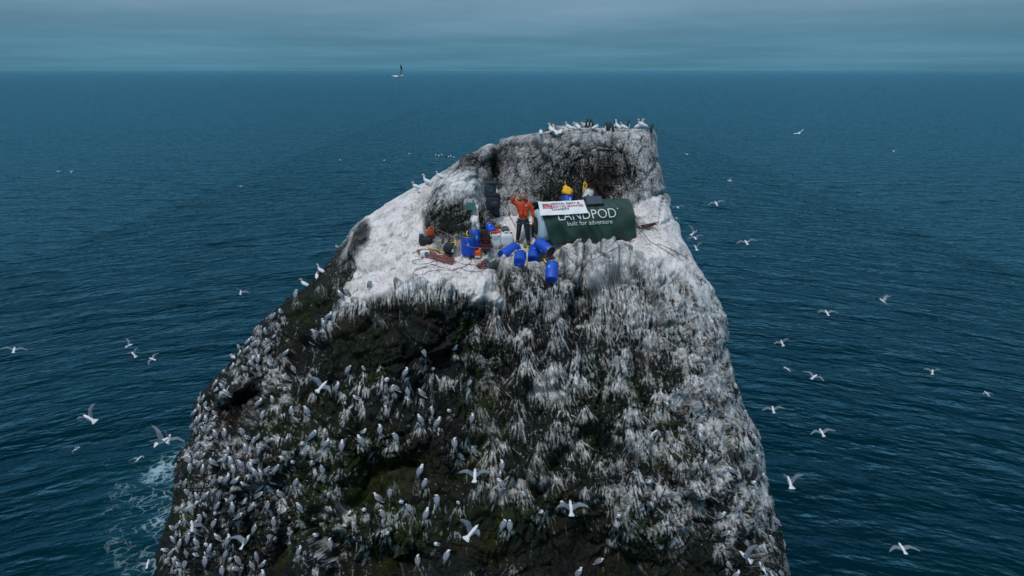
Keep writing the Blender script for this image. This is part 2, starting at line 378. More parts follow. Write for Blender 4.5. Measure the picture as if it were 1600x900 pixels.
# ---- where the birds perch (also where their droppings run down)
PERCH = [(545, 575), (570, 574), (528, 602), (541, 628), (559, 620), (604, 593), (635, 580), (618, 605), (637, 610), (659, 614), (662, 548), (675, 575),
 (447, 607), (457, 640), (479, 640), (491, 678), (474, 692), (510, 691), (535, 695), (569, 673), (564, 687), (595, 670), (618, 681), (657, 653), (675, 640),
 (493, 521), (487, 532), (447, 549), (459, 574), (448, 589), (507, 504), (443, 715), (459, 720), (490, 722), (505, 731), (464, 751), (468, 790), (582, 705),
 (657, 734), (664, 753), (611, 767), (628, 782), (640, 792), (622, 805), (667, 802), (591, 777), (570, 795), (546, 800), (598, 801), (605, 831), (624, 842),
 (575, 861), (517, 848), (495, 835), (469, 858), (654, 874), (711, 543), (737, 652), (685, 659), (710, 691), (741, 695), (702, 640), (718, 710), (739, 702),
 (783, 754), (819, 771), (844, 798), (788, 818), (796, 819), (717, 784), (683, 779), (683, 849), (698, 867), (785, 725), (878, 785), (419, 545), (405, 559),
 (395, 560), (404, 573), (424, 568), (427, 623), (405, 628), (411, 647), (379, 673), (407, 679), (398, 528), (397, 535), (355, 613), (348, 601), (323, 652),
 (313, 652), (388, 682), (338, 675), (352, 675), (423, 750), (408, 760), (439, 771), (419, 787), (395, 791), (383, 783), (344, 768), (368, 750), (341, 788),
 (400, 823), (428, 813), (422, 835), (375, 804), (359, 842), (325, 850), (352, 849), (355, 862), (362, 871), (379, 887), (291, 878), (269, 861), (261, 858),
 (273, 841), (279, 819), (411, 897), (302, 769), (314, 807), (1012, 751), (965, 805), (1051, 844), (1123, 675), (1101, 724), (1094, 654), (1180, 686),
 (1126, 805), (1154, 792), (1192, 807), (1212, 812), (1136, 879), (1149, 896), (1218, 892), (936, 875), (1193, 744), (1183, 715), (905, 894), (1176, 752),
 (1061, 610), (1141, 618), (1148, 603), (1162, 644), (1120, 470), (1129, 496), (533, 458), (541, 454), (578, 441), (514, 492), (506, 502), (494, 518), (463, 455), (427, 492), (440, 486), (463, 459)]
DENS = """
00000000000007788888877000
00000000000446465446770000
00000000008884653234680000
00000007887545543238880000
00000008999333876677998000
00000018999999888888888800
00000528898888677877899980
00003423443334666677788980
00005533222234446655677880
00066543111125465566668630
00577644445544455645567550
05763344333345345545677650
06655555444454455445458880
05766544322334555555367875
05766544222433455566656775
04655545655442233454665675
13433556653431111344554356
23344234331023421112112345
"""
dn = np.zeros((18, 26)) + 0.0
for r_, row in enumerate(DENS.split()):
    for c_, ch in enumerate(row): dn[r_, c_] = int(ch)
# fill zeros outside from neighbours
def coarse(A, x0, y0, st):
    XX, YY = np.meshgrid((gx - x0) / st, (gy - y0) / st)
    XX = np.clip(XX, 0, A.shape[1] - 1.001); YY = np.clip(YY, 0, A.shape[0] - 1.001)
    i = XX.astype(int); j = YY.astype(int); fx = XX - i; fy = YY - j
    return A[j, i] * (1 - fx) * (1 - fy) + A[j, i + 1] * fx * (1 - fy) + A[j + 1, i] * (1 - fx) * fy + A[j + 1, i + 1] * fx * fy
DEN = coarse(dn, 240, 200, 40.0) / 9.0
rs = np.random.RandomState(3)
TUFT = np.zeros((BH, BW), np.float32)
def streak(x, y, ang, ln, w, a):
    n = max(3, int(ln * 1.3))
    s = np.arange(n) / n
    cur = rs.normal() * .12
    xs = x + np.sin(ang + cur * s) * ln * s; ys = y + np.cos(ang + cur * s) * ln * s
    inten = a * (1 - s) ** .55 * (0.75 + .25 * np.sin(s * 9 + rs.rand() * 6))
    for ox, oy in ((0, 0), (1, 0), (0, 1), (1, 1)):
        xi = np.floor(xs).astype(int) + ox - BX0; yi = np.floor(ys).astype(int) + oy - BY0
        fx = 1 - np.abs(xs - BX0 - xi); fy = 1 - np.abs(ys - BY0 - yi)
        ok = (xi >= 0) & (yi >= 0) & (xi < BW) & (yi < BH)
        v = inten * np.clip(fx * w, 0, 1) * np.clip(fy * 1.3, 0, 1)
        np.maximum.at(TUFT, (yi[ok], xi[ok]), v[ok].astype(np.float32))
def tuft(x, y, sz, a, lean=0.0, dens=1.0):
    for _ in range(int(25 * sz * dens)):
        fx = rs.normal() * 0.38
        ang = lean + fx * .75 + rs.normal() * .10
        streak(x + fx * 15 * sz + rs.normal() * 2.0, y + rs.normal() * 3.5 * sz + abs(fx) * 9 * sz, ang, rs.uniform(12, 38) * sz, rs.uniform(1.0, 1.9), a * rs.uniform(.5, 1.0))
for (x, y) in PERCH:
    if DEN[int(y) - BY0, int(x) - BX0] > .1:
        tuft(x, y + 9, rs.uniform(.38, .78), rs.uniform(.45, .95), 0, .8)
def _clump(x, y):
    return .5 + .5 * math.sin(x / 23. + 2.3 * math.sin(y / 41.)) * math.sin(y / 29. + 1.7 * math.sin(x / 37.))
cnt = 0
while cnt < 520:
    x = rs.uniform(250, 1235); y = rs.uniform(440, 905)
    d = DEN[int(y) - BY0, int(x) - BX0]
    d *= .55 + .9 * _clump(x, y)
    if rs.rand() > max(0, (d - .10)) ** 1.6 * 3.0: continue
    cnt += 1
    lean = (x - 760) / 520 * .38
    tuft(x, y, rs.uniform(.5, 1.35) * (1.0 if x > 740 else (.62 if x > 460 else .4)), min(1, .55 + .75 * d) * rs.uniform(.6, 1.0), lean, .8)
for k in range(330):
    x = rs.uniform(262, 455); y = rs.uniform(500, 900)
    if DEN[int(y) - BY0, int(x) - BX0] < rs.uniform(.2, .5) or x < np.interp(y, [a for a, b in LEFT], [b for a, b in LEFT]) + 3: continue
    tuft(x, y, rs.uniform(.25, .5), rs.uniform(.35, .8), rs.normal() * .15, .8)
for k in range(2600):      # loose thin runs that join the tufts
    x = rs.uniform(255, 1235); y = rs.uniform(430, 890); d = DEN[int(y) - BY0, int(x) - BX0]
    if rs.rand() > d ** 1.3 * 1.4: continue
    streak(x, y, (x - 760) / 520 * .35 + rs.normal() * .16, rs.uniform(10, 60), rs.uniform(.8, 1.4), rs.uniform(.12, .55))
# drips hanging from the lip of the white ledge, and down the upper wall
for k in range(520):
    x = rs.uniform(520, 790); yl = np.interp(x, [520, 540, 580, 620, 650, 700, 740, 790], [490, 470, 462, 446, 440, 446, 456, 470])
    streak(x, yl + rs.normal() * 5 - 4, rs.normal() * .08 - (.25 if x < 560 else 0), rs.uniform(10, 46), 1.2, rs.uniform(.4, 1))
for k in range(220):
    x = rs.uniform(780, 1030); streak(x, rs.uniform(204, 216) if k % 2 else rs.uniform(206, 270), rs.normal() * .03, rs.uniform(8, 45), 1.3, rs.uniform(.12, .5))
for k in range(420):
    x = rs.normal(722, 22); streak(x, 268 + abs(x - 722) * .45 + rs.rand() * 22, (x - 735) / 60 * .8 + rs.normal() * .07, rs.uniform(12, 48), 1.2, rs.uniform(.5, 1))
for k in range(26): streak(741 + rs.normal() * 1.8, 320, rs.normal() * .02 + .03, rs.uniform(30, 64), 1.4, .95)
for k in range(16): streak(754 + rs.normal() * 1.5, 360 + rs.rand() * 10, .02, rs.uniform(16, 44), 1.2, .6)
for k in range(22): streak(551 + rs.normal() * 1.2, 362, -.33 + rs.normal() * .012, rs.uniform(50, 70), 1.1, .9)
for k in range(700):
    x = rs.uniform(925, 1115); y = rs.uniform(405, 520); 
    streak(x, y, (x - 950) / 260 * .5 + rs.normal() * .12, rs.uniform(12, 40), 1.2, rs.uniform(.4, .95))
TUFT = TUFT.clip(0, 1)
def inpoly(poly, XX, YY):
    c = np.zeros(XX.shape, bool); n = len(poly)
    for i in range(n):
        x1, y1 = poly[i]; x2, y2 = poly[(i + 1) % n]
        if y1 == y2: continue
        c ^= ((y1 > YY) != (y2 > YY)) & (XX < (x2 - x1) * (YY - y1) / (y2 - y1) + x1)
    return c
XX, YY = np.meshgrid(gx, gy)
rag = perlin(np.stack([XX.ravel() / 17., YY.ravel() / 17., XX.ravel() * 0 + .5], 1)).reshape(XX.shape) * 7
rag2 = perlin(np.stack([XX.ravel() / 4.5, YY.ravel() / 11., XX.ravel() * 0 + 3.5], 1)).reshape(XX.shape) * 5
SHELF = inpoly([(640, 280), (690, 262), (672, 300), (660, 345), (664, 380), (690, 396), (740, 402), (768, 404), (778, 430), (786, 470), (740, 462), (700, 446), (650, 440),
                (615, 448), (575, 466), (538, 478), (545, 438), (560, 405), (577, 385), (581, 360), (576, 338)], XX + rag2, YY + rag)
SHELF |= inpoly([(775, 340), (800, 330), (845, 345), (990, 368), (1040, 340), (1062, 355), (1110, 430), (1060, 425), (1020, 400), (960, 388), (880, 395), (800, 395), (775, 375)], XX + rag2, YY + rag)
SHELF |= inpoly([(1010, 300), (1040, 312), (1055, 345), (1030, 360), (1005, 350), (985, 330)], XX + rag2, YY + rag)
SHELF = gblur(SHELF.astype(np.float32), 1.6)
DARKP = inpoly([(578, 340), (577, 385), (560, 405), (545, 438), (530, 480), (505, 500), (470, 455), (505, 405), (545, 366)], XX + rag2, YY + rag) \
      | inpoly([(690, 470), (740, 462), (735, 560), (655, 566), (560, 560), (540, 540), (560, 490)], XX + rag2, YY + rag) \
      | inpoly([(340, 628), (405, 606), (415, 640), (375, 690), (345, 668)], XX + rag2, YY + rag) \
      | inpoly([(530, 705), (640, 716), (690, 730), (640, 758), (600, 765), (560, 800), (525, 760)], XX + rag2, YY + rag) \
      | inpoly([(655, 842), (700, 832), (760, 850), (850, 828), (930, 840), (1000, 860), (1100, 850), (1130, 905), (560, 905), (600, 870)], XX + rag2, YY + rag) \
      | inpoly([(350, 790), (410, 800), (420, 840), (460, 870), (440, 900), (390, 900), (370, 850)], XX + rag2, YY + rag) \
      | inpoly([(742, 560), (768, 590), (765, 680), (735, 690), (738, 620)], XX + rag2, YY + rag)
DARKP = gblur(DARKP.astype(np.float32), 3)

# ---- grid
NC, MB = 900, 90
vy = np.concatenate([np.arange(203.0, 902.0, 1.0), np.arange(905, 1364, 6.0)])
NR = len(vy)
Lx = np.interp(vy, [a for a, b in LEFT], [b for a, b in LEFT]); Rx = np.interp(vy, [a for a, b in RIGHT], [b for a, b in RIGHT])
s = np.linspace(0, 1, NC)
s = 0.5 - 0.5 * np.cos(np.pi * s) * 0.18 - 0.82 * (0.5 - s)           # slightly denser near the silhouettes
s = (s - s[0]) / (s[-1] - s[0])
PX = Lx[:, None] + (Rx - Lx)[:, None] * s[None, :]
PY = np.repeat(vy[:, None], NC, 1)
inv_ = samp(INV, PX, PY); DD = 1 / inv_
edge = np.minimum(PX - Lx[:, None], Rx[:, None] - PX)
rimw = np.interp(vy, [200, 300, 400, 900], [18, 26, 40, 55])[:, None]
q = 1 - np.clip(edge / rimw, 0, 1)
DD = DD + 1.3 * (1 - np.sqrt(np.clip(1 - q * q, 0, 1)))
X, Y, Z = unproj(PX, PY, DD)
front = np.stack([X, Y, Z], 2)
b = np.linspace(0, 1, MB + 2)[1:-1][None, :, None]
A0 = front[:, -1:, :]; A1 = front[:, :1, :]
back = A0 * (1 - b) + A1 * b
bul = np.interp(vy, [203, 260, 400, 900, 1363], [1.6, 3.5, 6.0, 9.0, 11.0])[:, None] * np.sin(np.pi * b[:, :, 0]) ** .7
back[:, :, 1] += bul
back[:, :, 2] -= bul * np.interp(vy, [203, 215, 260], [.06, .22, .5])[:, None]
G = np.concatenate([front, back], 1)               # NR x (NC+MB) closed rings
NT = NC + MB
def gnormals(G):
    du = np.roll(G, -1, 1) - np.roll(G, 1, 1)
    dv = np.gradient(G, axis=0)
    n = np.cross(dv, du)
    return n / (np.linalg.norm(n, axis=2, keepdims=True) + 1e-9)
NRM = gnormals(G)
_N = np.stack([gblur(NRM[:, :, i], 22.0) for i in range(3)], 2); _N /= np.linalg.norm(_N, axis=2, keepdims=True) + 1e-9
NRM = _N
# make them point outward (toward the camera on the front)
if NRM[300, NC // 2, 1] > 0: NRM = -NRM
Pt = G.reshape(-1, 3).astype(np.float32)
fullx = np.concatenate([PX, np.full((NR, MB), 0.0)], 1); fully = np.concatenate([PY, np.repeat(vy[:, None], MB, 1)], 1)
isb = np.zeros((NR, NT), bool); isb[:, NC:] = True
sh = samp(SHELF, fullx, fully); sh[isb] = 0
wall = (sstep(1.0, 0.0, np.clip((fully - 330) / 40, 0, 1)) * 1.0)
eg = np.concatenate([np.clip(edge / 60, .28, 1), np.ones((NR, MB))], 1)
roug = 1 - .82 * sh
warp = np.stack([fbm(Pt * .9 + 3, 2), fbm(Pt * .9 + 31, 2), fbm(Pt * .9 + 57, 2)], 1) * .35
Pw = Pt + warp
sc = np.array([1.0, 1.0, .75], np.float32)
f1, e1 = facets(Pw * sc * .62, .55)
f2, e2 = facets(Pw * sc * 1.7 + 11, .6)
f3, e3 = facets(Pw * 4.6 + 23, .6)
n1 = fbm(Pt * .45 + 5, 3); n2 = fbm(Pt * 1.7 + 9, 4, .55); n3 = fbm(Pt * 9.0, 3, .6)
rg = fbm(Pw * 1.3 + 40, 3, .5, True)
tf = samp(TUFT, fullx, fully); tf[isb] = 0
dsp = (f1 * .36 + f2 * .12 + f3 * .035 + n1 * .24 + n2 * .20 + rg * .12 + n3 * .045)
dsp += -.16 * np.exp(-e1 / .05) * (n1 > -.05) - .09 * np.exp(-e2 / .07)
dsp = dsp.reshape(NR, NT) * roug * eg
dsp += sh * (n2.reshape(NR, NT) * .07 + n3.reshape(NR, NT) * .028 + f3.reshape(NR, NT) * .018 + f2.reshape(NR, NT) * .03)
dsp *= (1 - .42 * wall) * (1 - .75 * sstep(216, 205, fully) * (fullx > 840))
dsp += (gblur(tf, 4.0) * .04 + gblur(tf, 1.2) * .012) * (1 - sh)
dsp = .40 * dsp + .60 * gblur(dsp, 1.6) + (.030 * f3 + .020 * n3).reshape(NR, NT) * roug * eg - (.05 * np.exp(-e2 / .05)).reshape(NR, NT) * roug * eg
# cracks carved as real grooves: polylines in the photograph's positions
def carve(poly, w, depth):
    global dsp
    xs = np.interp(np.arange(0, len(poly) - 1, .02), range(len(poly)), [p[0] for p in poly]); ys = np.interp(np.arange(0, len(poly) - 1, .02), range(len(poly)), [p[1] for p in poly])
    x0, x1, y0, y1 = xs.min() - 12, xs.max() + 12, ys.min() - 12, ys.max() + 12
    m = (fullx > x0) & (fullx < x1) & (fully > y0) & (fully < y1)
    a = fullx[m] + n2.reshape(NR, NT)[m] * 5; c = fully[m] + n3.reshape(NR, NT)[m] * 4
    dm = np.full(a.shape, 1e9)
    for k in range(0, len(xs), 6): dm = np.minimum(dm, (a - xs[k]) ** 2 + (c - ys[k]) ** 2)
    dsp[m] -= depth * np.exp(-dm / (2 * w * w))
carve([(742, 465), (700, 515), (650, 560), (600, 580)], 3.0, .35)
carve([(737, 470), (735, 520), (737, 560), (745, 600)], 2.4, .3)
carve([(768, 398), (782, 430), (792, 470), (790, 500)], 3.5, .35)
carve([(1040, 300), (1000, 312), (965, 345), (945, 352)], 2.4, .22)
carve([(1030, 250), (1010, 280), (985, 300)], 2., .12)
carve([(775, 222), (773, 260), (764, 300), (762, 330)], 3.5, .3)
carve([(870, 225), (840, 262), (835, 300), (870, 330)], 4., .18)
carve([(905, 255), (895, 290), (860, 310)], 4., .14)
carve([(912, 395), (908, 430), (900, 480), (890, 520), (900, 560)], 3., .3)
carve([(1047, 345), (1030, 352), (1040, 300)], 2., .12)
carve([(672, 285), (664, 320), (668, 370)], 2.5, .2)
carve([(690, 300), (705, 330), (700, 370)], 1.6, .12)
carve([(722, 315), (728, 345), (718, 380)], 1.4, .10)
carve([(800, 225), (806, 262), (798, 300), (806, 335)], 1.6, .12)
carve([(985, 215), (978, 250), (990, 290)], 1.6, .12)
carve([(905, 212), (880, 228), (850, 246), (838, 250)], 1.5, .10)
carve([(600, 480), (640, 500), (690, 498)], 2.2, .2)
carve([(1000, 420), (960, 440), (950, 480), (970, 520)], 2.4, .22)
carve([(1050, 430), (1030, 470), (1045, 520), (1040, 580)], 2., .18)
carve([(925, 520), (945, 580), (930, 650), (950, 720)], 2.4, .25)
carve([(560, 620), (545, 680), (560, 740)], 2.2, .2)
carve([(1140, 540), (1128, 560), (1140, 620)], 3., .25)
carve([(845, 500), (835, 560), (850, 600)], 5., .25)
carve([(760, 470), (758, 540), (765, 600)], 3., .25)
G2 = G + NRM * dsp[:, :, None]
# plateau cap: shrinking rings
top = G2[0]; cen = top.mean(0)
caps = []
for k, f in enumerate((.75, .5, .25)):
    r_ = cen + (top - cen) * f; r_[:, 2] = r_[:, 2] * f + (cen[2] + .03 * k) * (1 - f); caps.append(r_)
ALL = np.concatenate([np.stack(caps[::-1], 0), G2], 0)
R2 = ALL.shape[0]
verts = np.concatenate([ALL.reshape(-1, 3), cen[None]], 0).astype(np.float32)
idx = np.arange(R2 * NT).reshape(R2, NT)
quads = np.stack([idx[:-1], np.roll(idx[:-1], -1, 1), np.roll(idx[1:], -1, 1), idx[1:]], 2).reshape(-1, 4)
ci = len(verts) - 1
tris = np.stack([np.roll(idx[0], -1), idx[0], np.full(NT, ci)], 1)
me = bpy.data.meshes.new("rocky_island")
nl = quads.size + tris.size
me.vertices.add(len(verts)); me.vertices.foreach_set('co', verts.ravel())
me.loops.add(nl); me.loops.foreach_set('vertex_index', np.concatenate([quads.ravel(), tris.ravel()]).astype(np.int32))
me.polygons.add(len(quads) + len(tris))
me.polygons.foreach_set('loop_start', np.concatenate([np.arange(len(quads)) * 4, quads.size + np.arange(len(tris)) * 3]).astype(np.int32))
me.polygons.foreach_set('loop_total', np.concatenate([np.full(len(quads), 4), np.full(len(tris), 3)]).astype(np.int32))
me.update(calc_edges=True)
me.validate()
me.polygons.foreach_set('use_smooth', np.ones(len(me.polygons), bool))
# where each point of the finished surface really lies: droppings run straight down over the relief
_f = G2[:, :NC]; _dep = _f[:, :, 1] * CP + (CAMZ - _f[:, :, 2]) * SP
fullx = fullx.copy(); fully = fully.copy()
fullx[:, :NC] = 800 + F * _f[:, :, 0] / _dep
fully[:, :NC] = 450 - F * (_f[:, :, 1] * SP - (CAMZ - _f[:, :, 2]) * CP) / _dep
tf = samp(TUFT, fullx, fully); tf[isb] = 0
# ---- albedo attributes: guano cover and moss
Pt = G2.reshape(-1, 3).astype(np.float32)
dens = samp(DEN, fullx, fully); dk = samp(DARKP, fullx, fully); dens[isb] = .5; dk[isb] = 0
P2 = G.reshape(-1, 3)
lean = (fullx - 760) / 520 * .35
u_ = (fullx - (fully - 400) * lean * .8) / 2.6; v_ = fully / 15.0
st = fbm(np.stack([u_.ravel(), v_.ravel(), Pt[:, 1] * .3], 1).astype(np.float32), 3, .6).reshape(NR, NT)
blot = fbm(Pt * 1.9 + 71, 3).reshape(NR, NT); fine = fbm(Pt * 14 + 3, 2).reshape(NR, NT)
up_ = sstep(470, 380, fully)
g_ = (dens - .64 - .12 * sstep(760, 640, fullx) + .12 * up_) * 1.35 + st * (1.0 - .75 * up_) + blot * (.9 + .5 * up_) + fine * (.35 + .5 * up_)
gu = sstep(.0, .55, g_) * (.04 + .70 * dens)
for (x, y, rx, ry, a) in ((858, 298, 22, 20, .38), (945, 278, 18, 26, .5), (832, 262, 16, 14, .4), (700, 345, 26, 30, .34), (748, 350, 18, 34, .30), (678, 300, 9, 22, .5), (735, 250, 16, 12, .5),
                          (900, 320, 40, 12, .15), (775, 260, 8, 40, .6), (1018, 245, 7, 14, .4), (985, 262, 10, 18, .4), (890, 255, 24, 20, .25), (722, 285, 30, 14, -.45), (820, 320, 20, 20, -.25), (755, 225, 20, 9, -.3)):
    dens = dens - up_ * a * .72 * np.exp(-((fullx - x) / rx) ** 2 - ((fully - y) / ry) ** 2)
finer = fbm(Pt * 24 + 12, 2).reshape(NR, NT)
gup = np.clip(-.16 + dens * .92 + fine * .40 + finer * .30 + st * .20 + blot * .30, 0, 1)
gup *= 1 - .75 * np.exp(-e2.reshape(NR, NT) / .035) * (1 - sh)
gu = gu * (1 - up_) + gup * up_
gu = np.maximum(gu, np.clip(tf * 1.9 - .12, 0, 1) * (1 - .3 * np.clip(-fine, 0, 1)))
pit = sstep(.22, .5, fbm(Pt * 6.5 + 150, 3).reshape(NR, NT))
shn = np.clip(.90 + .38 * np.minimum(blot, .2) + .45 * np.minimum(fine, 0) + .30 * np.minimum(st, 0) - .45 * pit, 0, 1)
gu = gu * (1 - .82 * dk) + dk * .55 * tf
gu = gu * (1 - sh) + shn * sh
spk = sstep(.33, .5, fbm(Pt * 11 + 90, 2).reshape(NR, NT)) * .35 * sstep(.1, .5, dens)
gu = np.clip(np.maximum(gu, spk), 0, 1)
# guano value lowered along the edges of the large facets
gu *= 1 - .5 * np.exp(-e1.reshape(NR, NT) / .04) * (1 - sh)
ms = sstep(-.12, .45, fbm(Pt * .55 + 200, 3).reshape(NR, NT) + .5 * blot - .05) * sstep(400, 520, fully)
for (x, y, r, a) in ((590, 745, 50, .9), (560, 770, 30, 1), (565, 540, 40, .5), (755, 630, 26, .8), (930, 640, 30, .5), (780, 455, 14, 1), (850, 300, 20, .35), (690, 350, 22, .25),
                     (640, 820, 50, .5), (500, 690, 50, .6), (1040, 700, 30, .6), (830, 770, 60, .5), (1000, 870, 60, .4), (700, 800, 50, .5), (790, 420, 14, 1), (530, 450, 22, .5)):
    ms = np.maximum(ms, a * np.exp(-((fullx - x) ** 2 + (fully - y) ** 2) / (2. * r * r)))
ms[isb] = .3
br = sstep(.05, .5, fbm(Pt * .8 + 333, 3).reshape(NR, NT))
for (x, y, r, a) in ((945, 270, 22, 1.), (950, 300, 20, 1.), (640, 735, 40, 1), (920, 820, 40, .7), (360, 650, 30, .8), (740, 750, 30, .7), (1018, 240, 10, .8)):
    br = np.maximum(br, a * np.exp(-((fullx - x) ** 2 + (fully - y) ** 2) / (2. * r * r)))
def addattr(name, arr, fill):
    full = np.concatenate([np.full((3, NT), fill).ravel(), arr.ravel(), [fill]]).astype(np.float32)
    at_ = me.attributes.new(name, 'FLOAT', 'POINT'); at_.data.foreach_set('value', full)
addattr('guano', gu, .7); addattr('moss', ms, 0.); addattr('brown', br, 0.3); addattr('shelf', sh, .3)
rock = bpy.data.objects.new("rocky_island", me); COL.objects.link(rock); tag(rock, kind='structure')
m = bpy.data.materials.new("guano_streaked_rock"); m.use_nodes = True
t = m.node_tree; B = t.nodes['Principled BSDF']; NN = t.nodes.new; LL = t.links.new
def att(n):
    a = NN('ShaderNodeAttribute'); a.attribute_name = n; return a.outputs['Fac']
def mixc(f, a, b):
    x = NN('ShaderNodeMix'); x.data_type = 'RGBA'
    for i, v in (('Factor', f), ('A', a), ('B', b)):
        if isinstance(v, tuple): x.inputs[i].default_value = (*v, 1)
        elif isinstance(v, float): x.inputs[i].default_value = v
        else: LL(v, x.inputs[i])
    return x.outputs['Result']
geo = NN('ShaderNodeNewGeometry')
def nz(s, d=4, ro=.6):
    n = NN('ShaderNodeTexNoise'); n.inputs['Scale'].default_value = s; n.inputs['Detail'].default_value = d; n.inputs['Roughness'].default_value = ro
    LL(geo.outputs['Position'], n.inputs['Vector']); return n.outputs[0]
def mr(v, a, b, c, d):
    x = NN('ShaderNodeMapRange'); LL(v, x.inputs[0])
    for i, k in enumerate((a, b, c, d)): x.inputs[i + 1].default_value = k
    return x.outputs[0]
def mm(op, a, b):
    n = NN('ShaderNodeMath'); n.operation = op
    for i, v in enumerate((a, b)):
        if isinstance(v, (int, float)): n.inputs[i].default_value = v
        else: LL(v, n.inputs[i])
    return n.outputs[0]
grain = nz(9.0, 6, .7)
base = mixc(mr(grain, .38, .66, 0, 1), (.002, .003, .0033), (.017, .020, .020))
base = mixc(mm('MULTIPLY', att('brown'), .6), base, (.022, .015, .011))
mossc = mixc(mr(nz(5., 5), .35, .65, 0, 1), (.004, .008, .0015), (.024, .036, .005))
base = mixc(mm('MULTIPLY', att('moss'), .85), base, mossc)
gfine = mm('ADD', att('guano'), mr(nz(22.0, 4, .7), .3, .7, -.16, .10))
gf = mr(gfine, .05, .95, 0, 1)
whitec = mixc(mr(nz(1.6, 4), .35, .65, 0, 1), (.60, .62, .64), (.76, .74, .74))
whitec = mixc(mm('MULTIPLY', att('shelf'), .6), whitec, (.74, .655, .64))
whitec = mixc(mr(nz(3.2, 6, .7), .50, .72, 0, .38), whitec, (.40, .35, .31))
colr = mixc(gf, base, whitec)
LL(colr, B.inputs['Base Color'])
B.inputs['Roughness'].default_value = .8
B.inputs['Specular IOR Level'].default_value = .12
bp = NN('ShaderNodeBump'); bp.inputs['Strength'].default_value = .9; bp.inputs['Distance'].default_value = .05
LL(mm('ADD', mm('ADD', nz(7., 6, .7), mm('MULTIPLY', nz(30., 4, .7), .35)), mm('MULTIPLY', att('guano'), .15)), bp.inputs['Height'])
LL(bp.outputs[0], B.inputs['Normal'])
me.materials.append(m)
# ---- coarse BVH of the front for setting things down on it
ss = np.concatenate([ALL[:3], G2[::2]], 0)[:, ::2]; rr_, cc_ = ss.shape[:2]
id2 = np.arange(rr_ * cc_).reshape(rr_, cc_)
fq = np.stack([id2[:-1], np.roll(id2[:-1], -1, 1), np.roll(id2[1:], -1, 1), id2[1:]], 2).reshape(-1, 4)
BV = BVHTree.FromPolygons([tuple(v) for v in ss.reshape(-1, 3).tolist()], [tuple(f) for f in fq.tolist()])
CAM = Vector((0, 0, CAMZ))
def hit(px, py):
    """point of the rock (and its normal) seen at this place of the photograph"""
    d = (at(px, py, 1.0) - CAM).normalized()
    h = BV.ray_cast(CAM, d)
    if h[0] is None: return None, None
    n = h[1]
    if n.dot(d) > 0: n = -n
    return h[0], n
def drop(x, y, z=30.0):
    h = BV.ray_cast(Vector((x, y, z)), Vector((0, 0, -1)))
    return h[0].z if h[0] else None
def depth_of(p):
    return p.y * CP + (CAMZ - p.z) * SP
def ppm(p): return F / depth_of(p)
